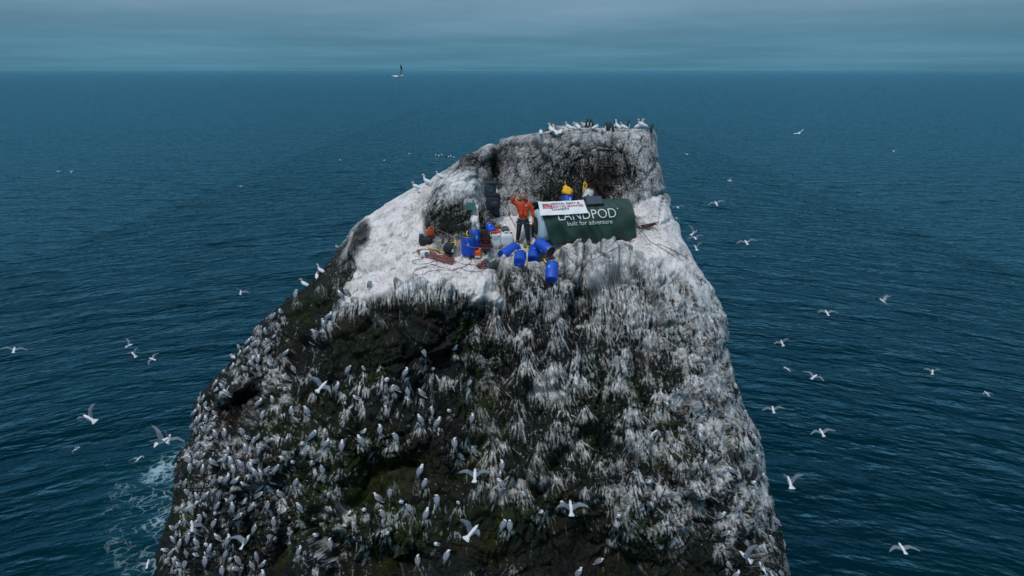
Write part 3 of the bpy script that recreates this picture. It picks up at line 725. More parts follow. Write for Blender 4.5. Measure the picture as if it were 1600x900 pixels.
# ================================================================== mesh helpers
class MB:
    def __init__(self): self.v = []; self.f = []; self.m = []
    def add(self, vs, fs, mi=0):
        o = len(self.v); self.v += [Vector(p) for p in vs]
        self.f += [tuple(i + o for i in f) for f in fs]; self.m += [mi] * len(fs)
    def loft(self, rings, mi=0, cap=True, closed=True):
        o = len(self.v); n = len(rings[0])
        for r in rings: self.v += [Vector(p) for p in r]
        for a in range(len(rings) - 1):
            for i in range(n if closed else n - 1):
                j = (i + 1) % n
                self.f.append((o + a * n + i, o + a * n + j, o + (a + 1) * n + j, o + (a + 1) * n + i)); self.m.append(mi)
        if cap and closed:
            self.f.append(tuple(o + i for i in range(n))[::-1]); self.m.append(mi)
            k = o + (len(rings) - 1) * n; self.f.append(tuple(k + i for i in range(n))); self.m.append(mi)
    def lathe(self, prof, n=20, M=None, mi=0):
        rings = [[Vector((r * math.cos(2 * math.pi * i / n), r * math.sin(2 * math.pi * i / n), z)) for i in range(n)] for r, z in prof]
        if M is not None: rings = [[M @ p for p in r] for r in rings]
        self.loft(rings, mi)
    def tube(self, path, rad, n=6, mi=0):
        path = [Vector(p) for p in path]; rings = []
        up = Vector((0.13, 0.21, 0.97))
        for i, p in enumerate(path):
            t = (path[min(i + 1, len(path) - 1)] - path[max(i - 1, 0)])
            if t.length < 1e-7: t = Vector((0, 0, 1))
            t.normalize(); a = t.cross(up)
            if a.length < 1e-3: a = t.cross(Vector((1, 0, 0)))
            a.normalize(); b = a.cross(t)
            r = rad[i] if isinstance(rad, (list, tuple)) else rad
            rings.append([p + a * r * math.cos(2 * math.pi * k / n) + b * r * math.sin(2 * math.pi * k / n) for k in range(n)])
        self.loft(rings, mi)
    def ell(self, c, rx, ry, rz, n=10, m=7, M=None, mi=0):
        prof = []
        rings = []
        for j in range(m + 1):
            th = math.pi * (0.03 + 0.94 * j / m); r = math.sin(th); z = -math.cos(th)
            ring = [Vector((rx * r * math.cos(2 * math.pi * i / n), ry * r * math.sin(2 * math.pi * i / n), rz * z)) for i in range(n)]
            if M is not None: ring = [M @ p for p in ring]
            rings.append([p + Vector(c) for p in ring])
        self.loft(rings, mi)
    def rbox(self, c, sx, sy, sz, bev=0.02, M=None, mi=0, lumps=0.0, seed=0, seg=5):
        """rounded box with optional lumpy surface (bags, packs)"""
        rr = random.Random(seed)
        n = 4 * seg; rings = []
        ex = 0.35 if bev < .05 else .55
        for j in range(9):
            v = j / 8; z = (v - .5) * sz
            k = 1 - (abs(2 * v - 1)) ** (8 if bev < .05 else 3.2) * (min(.62, bev / min(sx, sy) * 1.6))
            ring = []
            for i in range(n):
                a = 2 * math.pi * i / n; cx, sy_ = math.cos(a), math.sin(a)
                x = math.copysign(abs(cx) ** ex, cx) * sx / 2 * k; y = math.copysign(abs(sy_) ** ex, sy_) * sy / 2 * k
                w = 1 + lumps * (math.sin(a * 3 + seed + z * 9) * .5 + math.sin(a * 5 + z * 17 + seed * 2) * .3 + rr.uniform(-.3, .3))
                ring.append(Vector((x * w, y * w, z * (1 + lumps * .3 * math.sin(a * 2 + seed)))))
            if M is not None: ring = [M @ p for p in ring]
            rings.append([p + Vector(c) for p in ring])
        self.loft(rings, mi)
    def build(self, name, mats, parent=None, smooth=True, loc=None):
        me = bpy.data.meshes.new(name)
        base = Vector(loc) if loc is not None else None
        vs = [tuple(v - base) for v in self.v] if base is not None else [tuple(v) for v in self.v]
        me.from_pydata(vs, [], self.f)
        if not isinstance(mats, (list, tuple)): mats = [mats]
        for m_ in mats: me.materials.append(m_)
        me.polygons.foreach_set('material_index', self.m)
        me.polygons.foreach_set('use_smooth', [smooth] * len(me.polygons))
        bm = bmesh.new(); bm.from_mesh(me); bmesh.ops.recalc_face_normals(bm, faces=bm.faces); bm.to_mesh(me); bm.free()
        o = bpy.data.objects.new(name, me); COL.objects.link(o)
        if base is not None: o.location = base
        if parent: o.parent = parent
        return o
def sharp(o, ang=40):
    for p in o.data.polygons: p.use_smooth = True
    try:
        o.data.set_sharp_from_angle(angle=math.radians(ang))
    except Exception: pass
    return o
def thing(name, label, cat, loc=(0, 0, 0), rot=None, group=None, M=None):
    o = bpy.data.objects.new(name, None); COL.objects.link(o); o.empty_display_size = .1
    if M is not None: o.matrix_world = M; o.matrix_basis = M
    else:
        o.location = loc
        if rot is not None: o.rotation_euler = rot
    tag(o, label, cat, group); return o
def frame(origin, zaxis, yhint=(0, 1, 0)):
    z = Vector(zaxis).normalized(); x = Vector(yhint).cross(z)
    if x.length < 1e-3: x = Vector((1, 0, 0)).cross(z)
    x.normalize(); y = z.cross(x)
    M = Matrix((x, y, z)).transposed().to_4x4(); M.translation = Vector(origin); return M
def skin(name, pts, edges, mats, parent, sub=2):
    """pts: {key:(x,y,z,r)} grown into one continuous surface"""
    keys = list(pts); ix = {k: i for i, k in enumerate(keys)}
    me = bpy.data.meshes.new(name); me.from_pydata([pts[k][:3] for k in keys], [(ix[a], ix[b]) for a, b in edges], [])
    o = bpy.data.objects.new(name, me); COL.objects.link(o)
    o.modifiers.new('s', 'SKIN')
    for i, k in enumerate(keys):
        sv = me.skin_vertices[0].data[i]; r = pts[k][3]; r2 = pts[k][4] if len(pts[k]) > 4 else r
        sv.radius = (r, r2); sv.use_root = (i == 0)
    m_ = o.modifiers.new('u', 'SUBSURF'); m_.levels = sub; m_.render_levels = sub
    dg = bpy.context.evaluated_depsgraph_get()
    m2 = bpy.data.meshes.new_from_object(o.evaluated_get(dg))
    o.modifiers.clear(); o.data = m2; bpy.data.meshes.remove(me); m2.name = name
    for p in m2.polygons: p.use_smooth = True
    m2.materials.clear()
    for q in mats: m2.materials.append(q)
    o.parent = parent
    return o
def text_geo(s, bold=0.0, res=3):
    c = bpy.data.curves.new('t', 'FONT'); c.body = s; c.size = 1; c.offset = bold; c.resolution_u = res; c.align_x = 'LEFT'
    o = bpy.data.objects.new('t', c); COL.objects.link(o)
    dg = bpy.context.evaluated_depsgraph_get(); me = bpy.data.meshes.new_from_object(o.evaluated_get(dg))
    vs = [tuple(v.co) for v in me.vertices]; fs = [tuple(p.vertices) for p in me.polygons]
    bpy.data.objects.remove(o); bpy.data.curves.remove(c); bpy.data.meshes.remove(me)
    return vs, fs
def catmull(P, n=6):
    P = [Vector(p) for p in P]; out = []
    for i in range(len(P) - 1):
        a = P[max(i - 1, 0)]; b = P[i]; c = P[i + 1]; d = P[min(i + 2, len(P) - 1)]
        for k in range(n):
            t = k / n
            out.append(0.5 * ((2 * b) + (c - a) * t + (2 * a - 5 * b + 4 * c - d) * t * t + (3 * b - a - 3 * c + d) * t ** 3))
    out.append(P[-1]); return out
# ================================================================== THE CAMP ON THE LEDGE
BLUE = mat('drum_blue', (0.002, 0.055, 0.42), .5, var=.22, vscale=9, bump=.004, bscale=30)
BLUED = mat('drum_blue_worn', (0.004, 0.035, 0.34), .5)
BLACK = mat('black_plastic', (0.012, 0.013, 0.015), .5)
CLOTH = mat('black_bag_cloth', (0.008, 0.012, 0.017), .75, bump=.02, bscale=14)
CLOTH2 = mat('navy_bag_cloth', (0.012, 0.02, 0.03), .7, bump=.02, bscale=14)
WHITEP = mat('white_plastic', (0.62, 0.66, 0.68), .45, var=.08, vscale=5)
REDP = mat('red_plastic', (0.55, 0.035, 0.012), .45)
ORANGE = mat('orange_plastic', (0.62, 0.085, 0.01), .45, var=.1)
YELLOW = mat('yellow_webbing', (0.70, 0.42, 0.01), .7, var=.15, vscale=20)
STEEL = mat('galvanised_steel', (0.35, 0.37, 0.38), .4, .8)
ROPE = mat('dull_red_rope', (0.22, 0.075, 0.065), .9, var=.35, vscale=25)
ROPEG = mat('grey_rope', (0.11, 0.085, 0.085), .9, var=.3, vscale=25)
LABEL = mat('pale_label', (0.42, 0.62, 0.72), .6)
CYAN = mat('cyan_print', (0.03, 0.42, 0.65), .6)
rnd = random.Random(11)

def H(px, py):
    p, n = hit(px, py)
    if p is None: p = at(px, py, 23.5); n = Vector((0, -.5, .8))
    return p

def drum(label, bottom, top, r, lid='clamp', sticker=0.0, group='blue plastic drums of the camp', body=None, lidmat=None, name='plastic_drum', cap=None, spin=0.0, print_=True):
    """bottom/top are world points of the two end centres; r the radius"""
    b, t_ = Vector(bottom), Vector(top); h = (t_ - b).length; r *= .91
    M = frame(b, t_ - b) @ Matrix.Rotation(spin, 4, 'Z')
    root = thing(name, label, 'barrel', M=M, group=group)
    m_ = MB()
    k = min(.02, r * .1)
    prof = [(r * .35, .012), (r * .40, .0), (r * .72, .0), (r * .78, .012), (r * .84, .002), (r * .93, .012), (r * .985, .045), (r, h * .12)]
    for f in (.2, .3, .4, .5, .6, .7, .8): prof.append((r * (1.0 + .035 * math.sin(math.pi * f)), h * f))
    prof += [(r * .995, h * .86), (r * .94, h * .90), (r * .90, h * .925), (r * .93, h * .945)]
    m_.lathe(prof, 28); sharp(m_.build('body', body or BLUE, root), 35)
    if lid:
        m_ = MB(); m_.lathe([(r * .95, h * .94), (r * .96, h * .985), (r * .90, h * .992), (r * .84, h * .972), (r * .3, h * .975), (r * .26, h * .99), (r * .02, h * .99)], 28)
        L_ = sharp(m_.build('lid', lidmat or BLACK, root), 35)
        if lid == 'clamp':
            m_ = MB(); m_.lathe([(r * .955, h * .94), (r * 1.0, h * .947), (r * 1.0, h * .962), (r * .955, h * .970)], 28); m_.build('clamp_ring', STEEL, root)
        for s in (-1, 1):
            m_ = MB(); m_.tube(catmull([(s * r * .93, -r * .22, h * .86), (s * r * 1.1, -r * .12, h * .89), (s * r * 1.1, r * .12, h * .89), (s * r * .93, r * .22, h * .86)], 4), r * .045, 6); m_.build('handle', lidmat or BLACK, root)
    if print_:
        m_ = MB(); pr = lambda f: r * (1.0 + .035 * math.sin(math.pi * f)) * 1.006
        a0 = sticker - .14
        pts_ = [[(pr(f) * math.cos(a0 + g), pr(f) * math.sin(a0 + g), h * f) for g in (0, .1, .2, .28)] for f in (.52, .58, .64, .69)]
        m_.loft([[Vector(p) for p in row] for row in pts_], cap=False, closed=False)
        m_.build('printed_mark', CYAN if print_ is True else LABEL, root)
    return root
def toward(M_or_pt, ax):  # angle (round the axis) that faces the camera
    M = frame(Vector(M_or_pt), ax); c = M.inverted() @ CAM; return math.atan2(c.y, c.x)

def px_drum(label, pb, pt, r, db=None, dt=None, lift=.0, **kw):
    p = H(*pb)
    d0 = depth_of(p) - r * .9 if db is None else db
    b = at(pb[0], pb[1], d0 - lift); t_ = at(pt[0], pt[1], d0 - lift if dt is None else d0 + dt)
    kw.setdefault('sticker', toward(b, t_ - b) + kw.pop('turn', 0.0))
    return drum(label, b, t_, r, **kw)

# standing pair left of the gully
def stand_drum(label, px, pybase, r, h, lean=(0, 0), **kw):
    p = H(px, pybase - 3); p = p + Vector((0, 0, -.02))
    t_ = p + Vector((lean[0], lean[1], h)); kw.setdefault('sticker', toward(p, t_ - p) + kw.pop('turn', 0.0))
    return drum(label, p, t_, r, **kw)
stand_drum('blue plastic drum standing upright in front, between the black duffel and orange jerrycan', 731, 400, .235, .62, (.03, .02))
stand_drum('blue plastic drum leaning behind the front standing drum, white cap on its lid', 743, 392, .20, .66, (-.03, .12), lidmat=BLUED, turn=.3)
px_drum('small blue plastic drum tipped over beside the tall white tub with the red lid', (770, 364), (764, 353), .165, dt=.38, lift=.06, lidmat=BLUED, turn=.2)
# the tumbled ones
px_drum('blue plastic drum lying base to the lower left, leftmost of the five tumbled drums', (784, 400), (808, 386), .225, dt=.16, lift=.30, turn=.4, print_='w')
px_drum('blue plastic drum showing its round base, second from the left of the tumbled drums', (811, 410), (814, 397), .205, dt=.5, turn=2.2, lift=.05, print_='w')
px_drum('blue plastic drum lying base forward, third from the left of the tumbled drums', (833, 406), (836, 387), .215, dt=.45, turn=.0, lift=.05, print_='w')
px_drum('blue plastic drum on its side, black lid pointing to the lower right', (840, 379), (861, 394), .215, db=22.95, dt=-.42, turn=.9)
px_drum('blue plastic drum hanging upright from a yellow strap, lowest of all drums', (861, 438), (863, 411), .215, dt=.25, lift=.12, turn=-.5)
# two behind the pod
b = at(886, 322, 25.0)
root = drum('blue plastic drum behind the pod topped by a crumpled yellow dry bag', at(886, 330, 25.0), at(887, 301, 25.05), .21, turn_=0) if False else drum('blue plastic drum behind the pod with a yellow dry bag on its lid', at(886, 332, 25.0), at(887, 301, 25.1), .215, sticker=toward(at(886, 332, 25), (0, 0, 1)) + .5, print_='w')
m_ = MB()
base = at(886, 303, 25.05)
rings = []
for j, (z, r, ox) in enumerate(((0, .20, 0), (.07, .215, .0), (.15, .18, -.01), (.22, .13, -.02), (.27, .11, -.05), (.30, .05, -.06), (.31, .015, -.06))):
    rings.append([base + Vector((ox + r * math.cos(a) * (1 + .13 * math.sin(a * 3 + j)), r * math.sin(a) * (1 + .1 * math.sin(a * 4 - j)), z + .02 * math.sin(a * 2 + j))) for a in [2 * math.pi * i / 18 for i in range(18)]])
m_.loft(rings)
db_ = thing('dry_bag', 'crumpled yellow dry bag with an upright tail, on the blue drum behind the banner', 'bag', base)
m_.build('bag_body', mat('yellow_drybag', (0.75, 0.40, 0.008), .55, var=.12, vscale=5), db_, loc=None).matrix_parent_inverse = Matrix.Translation(-base)
m_ = MB(); m_.tube(catmull([(-.05, 0, .28), (-.07, 0, .36), (-.10, 0, .46)], 4), [.02] * 4 + [.018] * 4 + [.01], 6); m_.build('tail', mat('yellow_drybag', (0, 0, 0)), db_)
# white keg with red lid
wk = drum('white plastic keg with an orange-red lid tilted against the cliff behind the solar panel', at(915, 322, 24.95), at(921, 294, 24.85), .20, body=WHITEP, lidmat=REDP, print_=False, group='white plastic kegs with red lids', name='plastic_keg')
m_ = MB()
for (z, x, s) in ((.40, .0, .04),):
    M = Matrix.Translation((0, 0, 0)); a = toward(at(915, 322, 24.95), Vector((.1, 0, .6))) + x * 4
    c = Vector((.205 * math.cos(a), .205 * math.sin(a), z)); m_.ell(c, s, s, s * .7, 8, 5)
m_.build('dark_print', BLACK, wk)
m_ = MB(); q = at(911, 302, 24.75); m_.tube(catmull([q, at(913, 285, 24.7), at(917, 291, 24.7), at(912, 296, 24.7)], 5), .022, 5)
tag(m_.build('strap', YELLOW), 'short yellow strap standing up from the white keg behind the pod', 'strap')
# keg behind the person
drum('white plastic keg with a red lid standing behind the person beside the pod', H(826, 377) + Vector((0, .35, 0)), H(826, 377) + Vector((.0, .37, .50)), .19, body=WHITEP, lidmat=REDP, print_=False, group='white plastic kegs with red lids', name='plastic_keg')
# white square tub with red lid + white jerrycan
p = H(774, 385); root = thing('plastic_tub', 'tall white square tub with a round orange-red lid, standing at the edge above the gully', 'container', p + Vector((0, .15, -.02)), (0, 0, -.15))
m_ = MB(); m_.rbox((0, 0, .24), .42, .36, .48, .03); sharp(m_.build('body', WHITEP, root))
m_ = MB(); m_.lathe([(.17, .47), (.185, .48), (.185, .525), (.165, .535), (.05, .53)], 24); sharp(m_.build('lid', REDP, root))
m_ = MB(); m_.tube(catmull([(-.2, -.13, .40), (-.1, -.22, .37), (.1, -.22, .37), (.2, -.13, .40)], 5), .008, 5); m_.build('handle', BLACK, root)
p = H(792, 384); root = thing('jerrycan', 'white plastic jerrycan lying beside the red-lidded tub', 'jerrycan', p + Vector((0, .12, -.02)), (0, 0, .12), 'jerrycans')
m_ = MB(); m_.rbox((0, 0, .21), .42, .28, .40, .04); sharp(m_.build('body', WHITEP, root))
m_ = MB(); m_.tube(catmull([(-.10, 0, .40), (-.08, 0, .47), (.06, 0, .47), (.08, 0, .40)], 5), .02, 6); m_.build('handle', WHITEP, root)
m_ = MB(); m_.lathe([(.035, .40), (.035, .45), (.02, .455)], 12, Matrix.Translation((.15, 0, 0))); m_.build('cap', BLACK, root)
# orange jerrycan
p = H(746, 403); root = thing('jerrycan', 'small orange jerrycan at the foot of the standing blue drums', 'jerrycan', p, (0, 0, .1), 'jerrycans')
m_ = MB(); m_.rbox((0, 0, .13), .27, .18, .26, .03); sharp(m_.build('body', ORANGE, root))
m_ = MB(); m_.tube(catmull([(-.08, 0, .25), (-.07, 0, .33), (.04, 0, .33), (.05, 0, .25)], 5), .018, 6); m_.build('handle', ORANGE, root)
m_ = MB(); m_.lathe([(.03, .25), (.03, .31), (.015, .315)], 12, Matrix.Translation((.09, 0, 0))); m_.build('cap', mat('cap_grey', (.4, .35, .33), .6), root)
m_ = MB(); m_.rbox((0, -.095, .06), .17, .008, .05, .002); m_.build('label_plate', LABEL, root)
# grey bag on the jerrycan
p = H(790, 384) + Vector((-.05, .25, .42)); root = thing('stuff_sack', 'grey stuff sack lying on the white jerrycan', 'bag', p, (0, .3, .2))
m_ = MB(); m_.rbox((0, 0, .09), .30, .22, .2, .09, lumps=.06, seed=4); m_.build('sack_body', mat('grey_cloth', (.09, .10, .12), .8, bump=.01), root)
m_ = MB(); m_.tube([(-.1, -.1, .16), (0, -.02, .22), (.13, .05, .17)], .012, 5); m_.build('strap', BLACK, root)
# tan cloth
p = H(778, 356); m_ = MB(); m_.rbox(p + Vector((0, 0, .05)), .24, .2, .16, .08, lumps=.14, seed=9)
tag(m_.build('cloth_bundle', mat('tan_cloth', (.20, .12, .07), .9, bump=.02), loc=p), 'crumpled tan cloth bundle behind the grey stuff sack', 'cloth')
# duffel
def duffel():
    p = H(706, 397); root = thing('duffel_bag', 'black duffel bag with two pale patches, left of the standing blue drums', 'bag', p + Vector((0, .1, 0)), (0, 0, -.12))
    m_ = MB(); m_.rbox((0, 0, .17), .56, .34, .36, .06, lumps=.05, seed=2); m_.build('bag_body', CLOTH, root)
    for x in (.06, .17):
        m_ = MB(); m_.rbox((x, -.175, .13), .055, .012, .12, .003, Matrix.Rotation(.12, 4, 'Y')); m_.build('patch', LABEL, root)
    m_ = MB(); m_.tube(catmull([(-.15, -.1, .30), (-.1, -.04, .42), (.08, -.04, .42), (.12, -.1, .31)], 5), .016, 5); m_.build('handle', CLOTH2, root)
duffel()
# orange pack on black bag
p = H(667, 383)
root = thing('holdall', 'slumped black holdall at the foot of the dark boulder, under the orange pack', 'bag', p + Vector((0, .06, 0)), (0, 0, .2))
m_ = MB(); m_.rbox((-.04, 0, .13), .46, .30, .28, .06, lumps=.10, seed=5); m_.build('bag_body', CLOTH, root)
m_ = MB(); m_.rbox((-.18, -.02, .28), .16, .18, .22, .08, lumps=.1, seed=6); m_.build('side_pocket', CLOTH2, root)
root = thing('rucksack', 'orange rucksack propped on the black holdall by the dark boulder', 'backpack', p + Vector((.08, .14, .2)), (.1, .15, .3))
m_ = MB(); m_.rbox((0, 0, .2), .25, .2, .38, .05, lumps=.09, seed=7); m_.build('pack_body', mat('orange_cloth', (.42, .06, .012), .75, bump=.01), root)
m_ = MB(); m_.rbox((0, -.09, .08), .2, .05, .16, .02, lumps=.05, seed=8); m_.build('pocket', mat('brown_cloth', (.06, .015, .01), .8), root)
m_ = MB(); m_.tube(catmull([(-.05, -.07, .36), (0, -.09, .44), (.05, -.07, .36)], 4), .012, 5); m_.build('haul_loop', BLACK, root)
# stack of black rucksacks in the gully
for (x, y, w, h, sd, lab, m2) in ((774, 340, .36, .36, 31, 'lumpy black rucksack at the bottom of the stack jammed in the cliff gully', CLOTH),
                              (771, 328, .50, .56, 32, 'bulky black rucksack in the middle of the stack in the cliff gully', CLOTH),
                              (765, 308, .40, .52, 33, 'dark navy rucksack on top of the stack in the cliff gully', CLOTH2)):
    q = H(x, 338); d0 = depth_of(q) - .25
    p = at(x, y, d0); root = thing('rucksack', lab, 'backpack', p, (-.12, .08 * (sd - 32), .2), 'rucksacks stacked in the gully')
    m_ = MB(); m_.rbox((0, 0, h / 2), w, w * .7, h, .06, lumps=.11, seed=sd); m_.build('pack_body', m2, root)
    m_ = MB(); m_.rbox((0, -.02, h * .92), w * .9, w * .65, h * .3, .07, lumps=.12, seed=sd + 9); m_.build('pack_lid', m2, root)
    m_ = MB(); m_.rbox((.02, -w * .35, h * .35), w * .5, .1, h * .4, .06, lumps=.05, seed=sd + 3); m_.build('pocket', CLOTH2, root)
# dark red netting heap in the gully behind the orange can
m_ = MB(); c = H(757, 394) + Vector((0, -.22, .05))
for k in range(34):
    a = rnd.uniform(0, 6.28); P_ = []
    cx, cz, rr = rnd.uniform(-.16, .16), rnd.uniform(0, .62), rnd.uniform(.06, .15)
    for j in range(9): P_.append(c + Vector((cx * (1 - cz * .5) + rr * math.cos(a + j * .8), .1 + cz * .5 + rr * .6 * math.sin(a + j * .8), cz + .05 * math.sin(j * 1.3 + a))))
    m_.tube(P_, .014, 5, 0 if k % 3 else 1)
tag(m_.build('net_heap', [mat('dark_red_net', (.07, .008, .008), .9), BLACK], loc=c), 'dark red and black tangle of netting between the blue drums and the white tub', 'netting')
m_ = MB(); m_.rbox(H(758, 388) + Vector((0, .28, .25)), .34, .3, .6, .12, lumps=.1, seed=3)
tag(m_.build('dark_sack', CLOTH, loc=H(758, 388)), 'dark sack standing behind the red netting in the gully', 'bag')
# white box on the ropes
p = H(664, 401); root = thing('electric_box', 'small white box with a grey panel, sitting at the left of the red rope pile', 'box', p, (0, 0, .35))
m_ = MB(); m_.rbox((0, 0, .10), .30, .22, .2, .03); sharp(m_.build('case', WHITEP, root))
m_ = MB(); m_.rbox((.03, -.112, .10), .13, .012, .16, .003); m_.build('grey_panel', mat('panel_grey', (.12, .13, .15), .5), root)
m_ = MB(); m_.lathe([(.02, 0), (.022, .02), (.01, .025)], 10, Matrix.Translation((-.11, -.11, .05)) @ Matrix.Rotation(math.pi / 2, 4, 'X')); m_.build('knob', REDP, root)
# ropes
def ropepath(pp, lift=.012, n=6):
    P_ = catmull([(x, y, 0) for x, y in pp], n); out = []
    for q in P_:
        h_, n_ = hit(q.x, q.y)
        if h_ is None: continue
        out.append(h_ + n_ * lift)
    return out
def rope(pp, rad, m, label, cat='rope', lift=.012, group=None, name='rope'):
    P_ = ropepath(pp, lift); m_ = MB(); m_.tube(P_, rad, 6); return tag(m_.build(name, m, loc=P_[0]), label, cat, group)
m_ = MB()
for k in range(34):
    t0 = rnd.random(); cx = 662 + 42 * t0; cy = 396 + 13 * t0 + rnd.uniform(-2.5, 3); rx = rnd.uniform(5, 14); ry = rnd.uniform(1.8, 4.2) ; a = rnd.uniform(0, 6.28)
    pp = [(min(708, max(652, cx + rx * math.cos(a + j))), cy + ry * math.sin(a + j) + .28 * rx * math.cos(a + j)) for j in [i * .55 for i in range(11)]]
    m_.tube(ropepath(pp, .02 + rnd.random() * .07, 2), .010, 5)
tag(m_.build('rope_pile', ROPE, loc=H(685, 402)), 'heap of dull red climbing rope on the pale guano ledge', 'rope')
m_ = MB()
for k in range(12):
    cx = 752 + rnd.uniform(-4, 4); cy = 416 + rnd.uniform(-2, 2); a = rnd.uniform(0, 6.28); rx = rnd.uniform(3, 8)
    m_.tube(ropepath([(cx + rx * math.cos(a + j), cy + 2.4 * math.sin(a + j)) for j in [i * .6 for i in range(11)]], .02 + rnd.random() * .04, 2), .012, 5)
tag(m_.build('rope_pile', ROPE, loc=H(752, 416)), 'small red rope coil at the right corner of the pale ledge', 'rope')
rope([(662, 404), (648, 407), (644, 410), (652, 413), (668, 412), (680, 408), (682, 414), (672, 413), (690, 418), (705, 421), (722, 418), (735, 411), (737, 404)], .0085, ROPEG, 'grey-brown rope snaking from the white box across the ledge to the orange jerrycan')
rope([(647, 422), (655, 419), (668, 417), (648, 424), (648, 429), (660, 429), (672, 424), (690, 422), (708, 423), (718, 419), (728, 423), (745, 425), (757, 421), (765, 418)], .0085, ROPEG, 'long grey-brown rope loop lying nearest the lip of the ledge')
rope([(700, 405), (712, 409), (724, 413), (738, 414), (750, 415)], .010, ROPEG, 'thin rope running from the big rope heap to the small coil')
rope([(644, 396), (650, 394), (658, 395), (655, 399), (662, 400)], .010, ROPE, 'short red rope end poking out left of the white box')
def line3(pts, rad, m, label, name='rope', cat='rope'):
    m_ = MB(); m_.tube(catmull(pts, 6), rad, 5); return tag(m_.build(name, m, loc=pts[0]), label, cat)
line3([H(676, 356) + Vector((0, -.1, .05)), at(700, 366, 22.7), at(718, 379, 22.2), at(737, 386, 21.7), at(770, 388, 21.9)], .009, mat('pink_line', (.22, .10, .10), .9), 'thin pinkish guy line stretched from the dark boulder across the blue drums')
line3([H(768, 345), at(785, 352, 24.0), at(795, 362, 23.6), H(800, 372)], .008, ROPEG, 'slack dark line trailing down behind the grey stuff sack')
rope([(790, 322), (795, 335), (802, 348), (806, 356)], .012, BLACK, 'black cable down the pale rock left of the person', 'cable', name='cable')
rope([(992, 376), (975, 382), (955, 392), (938, 400), (915, 412)], .009, ROPEG, 'dark line across the pale boulder in front of the pod')
rope([(1001, 360), (1008, 368), (1016, 378), (1026, 383), (1040, 392), (1056, 402), (1068, 408)], .010, ROPEG, 'dark rope running down the pale slope right of the pod')
rope([(1027, 381), (1045, 388), (1060, 396), (1076, 405)], .009, ROPEG, 'second thin rope close above the dark rope on the right slope')
# yellow webbing
def webbing(pp, w, label, lift=.03):
    P_ = ropepath(pp, lift, 5); m_ = MB(); rings = []
    for i, p in enumerate(P_):
        t_ = (P_[min(i + 1, len(P_) - 1)] - P_[max(i - 1, 0)]).normalized(); s = t_.cross(Vector((0, -.7, .7))).normalized(); u = s.cross(t_)
        tw = math.sin(i * .9) * .5; s2 = s * math.cos(tw) + u * math.sin(tw); u2 = u * math.cos(tw) - s * math.sin(tw)
        rings.append([p + s2 * w + u2 * .003, p - s2 * w + u2 * .003, p - s2 * w - u2 * .003, p + s2 * w - u2 * .003])
    m_.loft(rings); return tag(m_.build('webbing_strap', YELLOW, loc=P_[0]), label, 'strap')
webbing([(668, 382), (671, 388), (682, 390), (692, 394), (697, 386), (705, 380), (711, 379)], .022, 'twisted yellow webbing strap from the black holdall to the duffel bag')
line3([at(711, 375, 21.9), at(712, 380, 21.75), at(711, 384, 21.7)], .018, YELLOW, 'short yellow webbing loop standing up on the duffel bag', 'webbing_loop', 'strap')
line3([at(731, 369, 21.7), at(729, 364, 21.72), at(731, 361, 21.85)], .018, YELLOW, 'bit of yellow webbing hooked on the rim of the standing blue drums', 'webbing_loop', 'strap')
webbing([(820, 396), (824, 394), (826, 390), (824, 387)], .02, 'short yellow webbing between the middle tumbled drums', .12)
webbing([(843, 395), (848, 402), (852, 411), (856, 412)], .022, 'yellow webbing strap holding the lowest blue drum', .08)
webbing([(846, 396), (856, 402), (866, 408), (869, 411)], .016, 'thin yellow webbing running right of the strap to the lowest drum', .05)
# green bottle
p = H(820, 386); root = thing('bottle', 'small green bottle standing between the boots of the person', 'bottle', p + Vector((0, -.05, 0)))
m_ = MB(); m_.lathe([(.02, 0), (.05, .005), (.055, .03), (.055, .13), (.03, .17), (.02, .19)], 14); m_.build('bottle_body', mat('green_plastic', (.10, .30, .10), .35), root)
m_ = MB(); m_.lathe([(.024, .185), (.026, .215), (.01, .22)], 12); m_.build('cap', WHITEP, root)
p = H(799, 381); m_ = MB(); m_.rbox(p + Vector((0, 0, .04)), .22, .14, .10, .03, lumps=.04)
tag(m_.build('lunch_box', mat('pale_green_box', (.25, .36, .33), .6), loc=p), 'pale flat box on the rock left of the boots of the person', 'box')
m_ = MB(); p = H(829, 383); m_.rbox(p + Vector((0, -.05, .05)), .16, .12, .12, .05, lumps=.08, seed=3)
tag(m_.build('small_sack', mat('pale_sack', (.45, .45, .46), .8), loc=p), 'small pale sack beside the right boot of the person', 'bag')
m_ = MB(); p = H(834, 372); m_.rbox(p + Vector((.02, .1, .22)), .2, .18, .5, .08, lumps=.1, seed=13)
tag(m_.build('tote_bag', CLOTH, loc=p), 'dark bag hanging between the person and the pod', 'bag')
# driftwood / net bundle
m_ = MB(); mt = [mat('brown_net', (.085, .032, .022), .9), mat('rust_net', (.17, .05, .025), .9), BLACK]
for k in range(30):
    t0 = rnd.uniform(0, .5); t1 = t0 + rnd.uniform(.3, .5); P_ = []
    for j in range(7):
        t_ = t0 + (t1 - t0) * j / 6; d0 = 24.2 - .1 * t_
        P_.append(at(993 + 38 * t_ + rnd.uniform(-1, 1), 357 - 9 * t_ + rnd.uniform(-3.2, 3.2) * (1 - .4 * t_), d0 + rnd.uniform(-.12, .05)))
    m_.tube(catmull(P_, 3), .016, 5, rnd.choice((0, 0, 1, 2)))
tag(m_.build('net_bundle', mt, loc=at(1010, 352, 24.2)), 'rust-brown bundle of old net and sticks against the right end of the pod', 'netting')
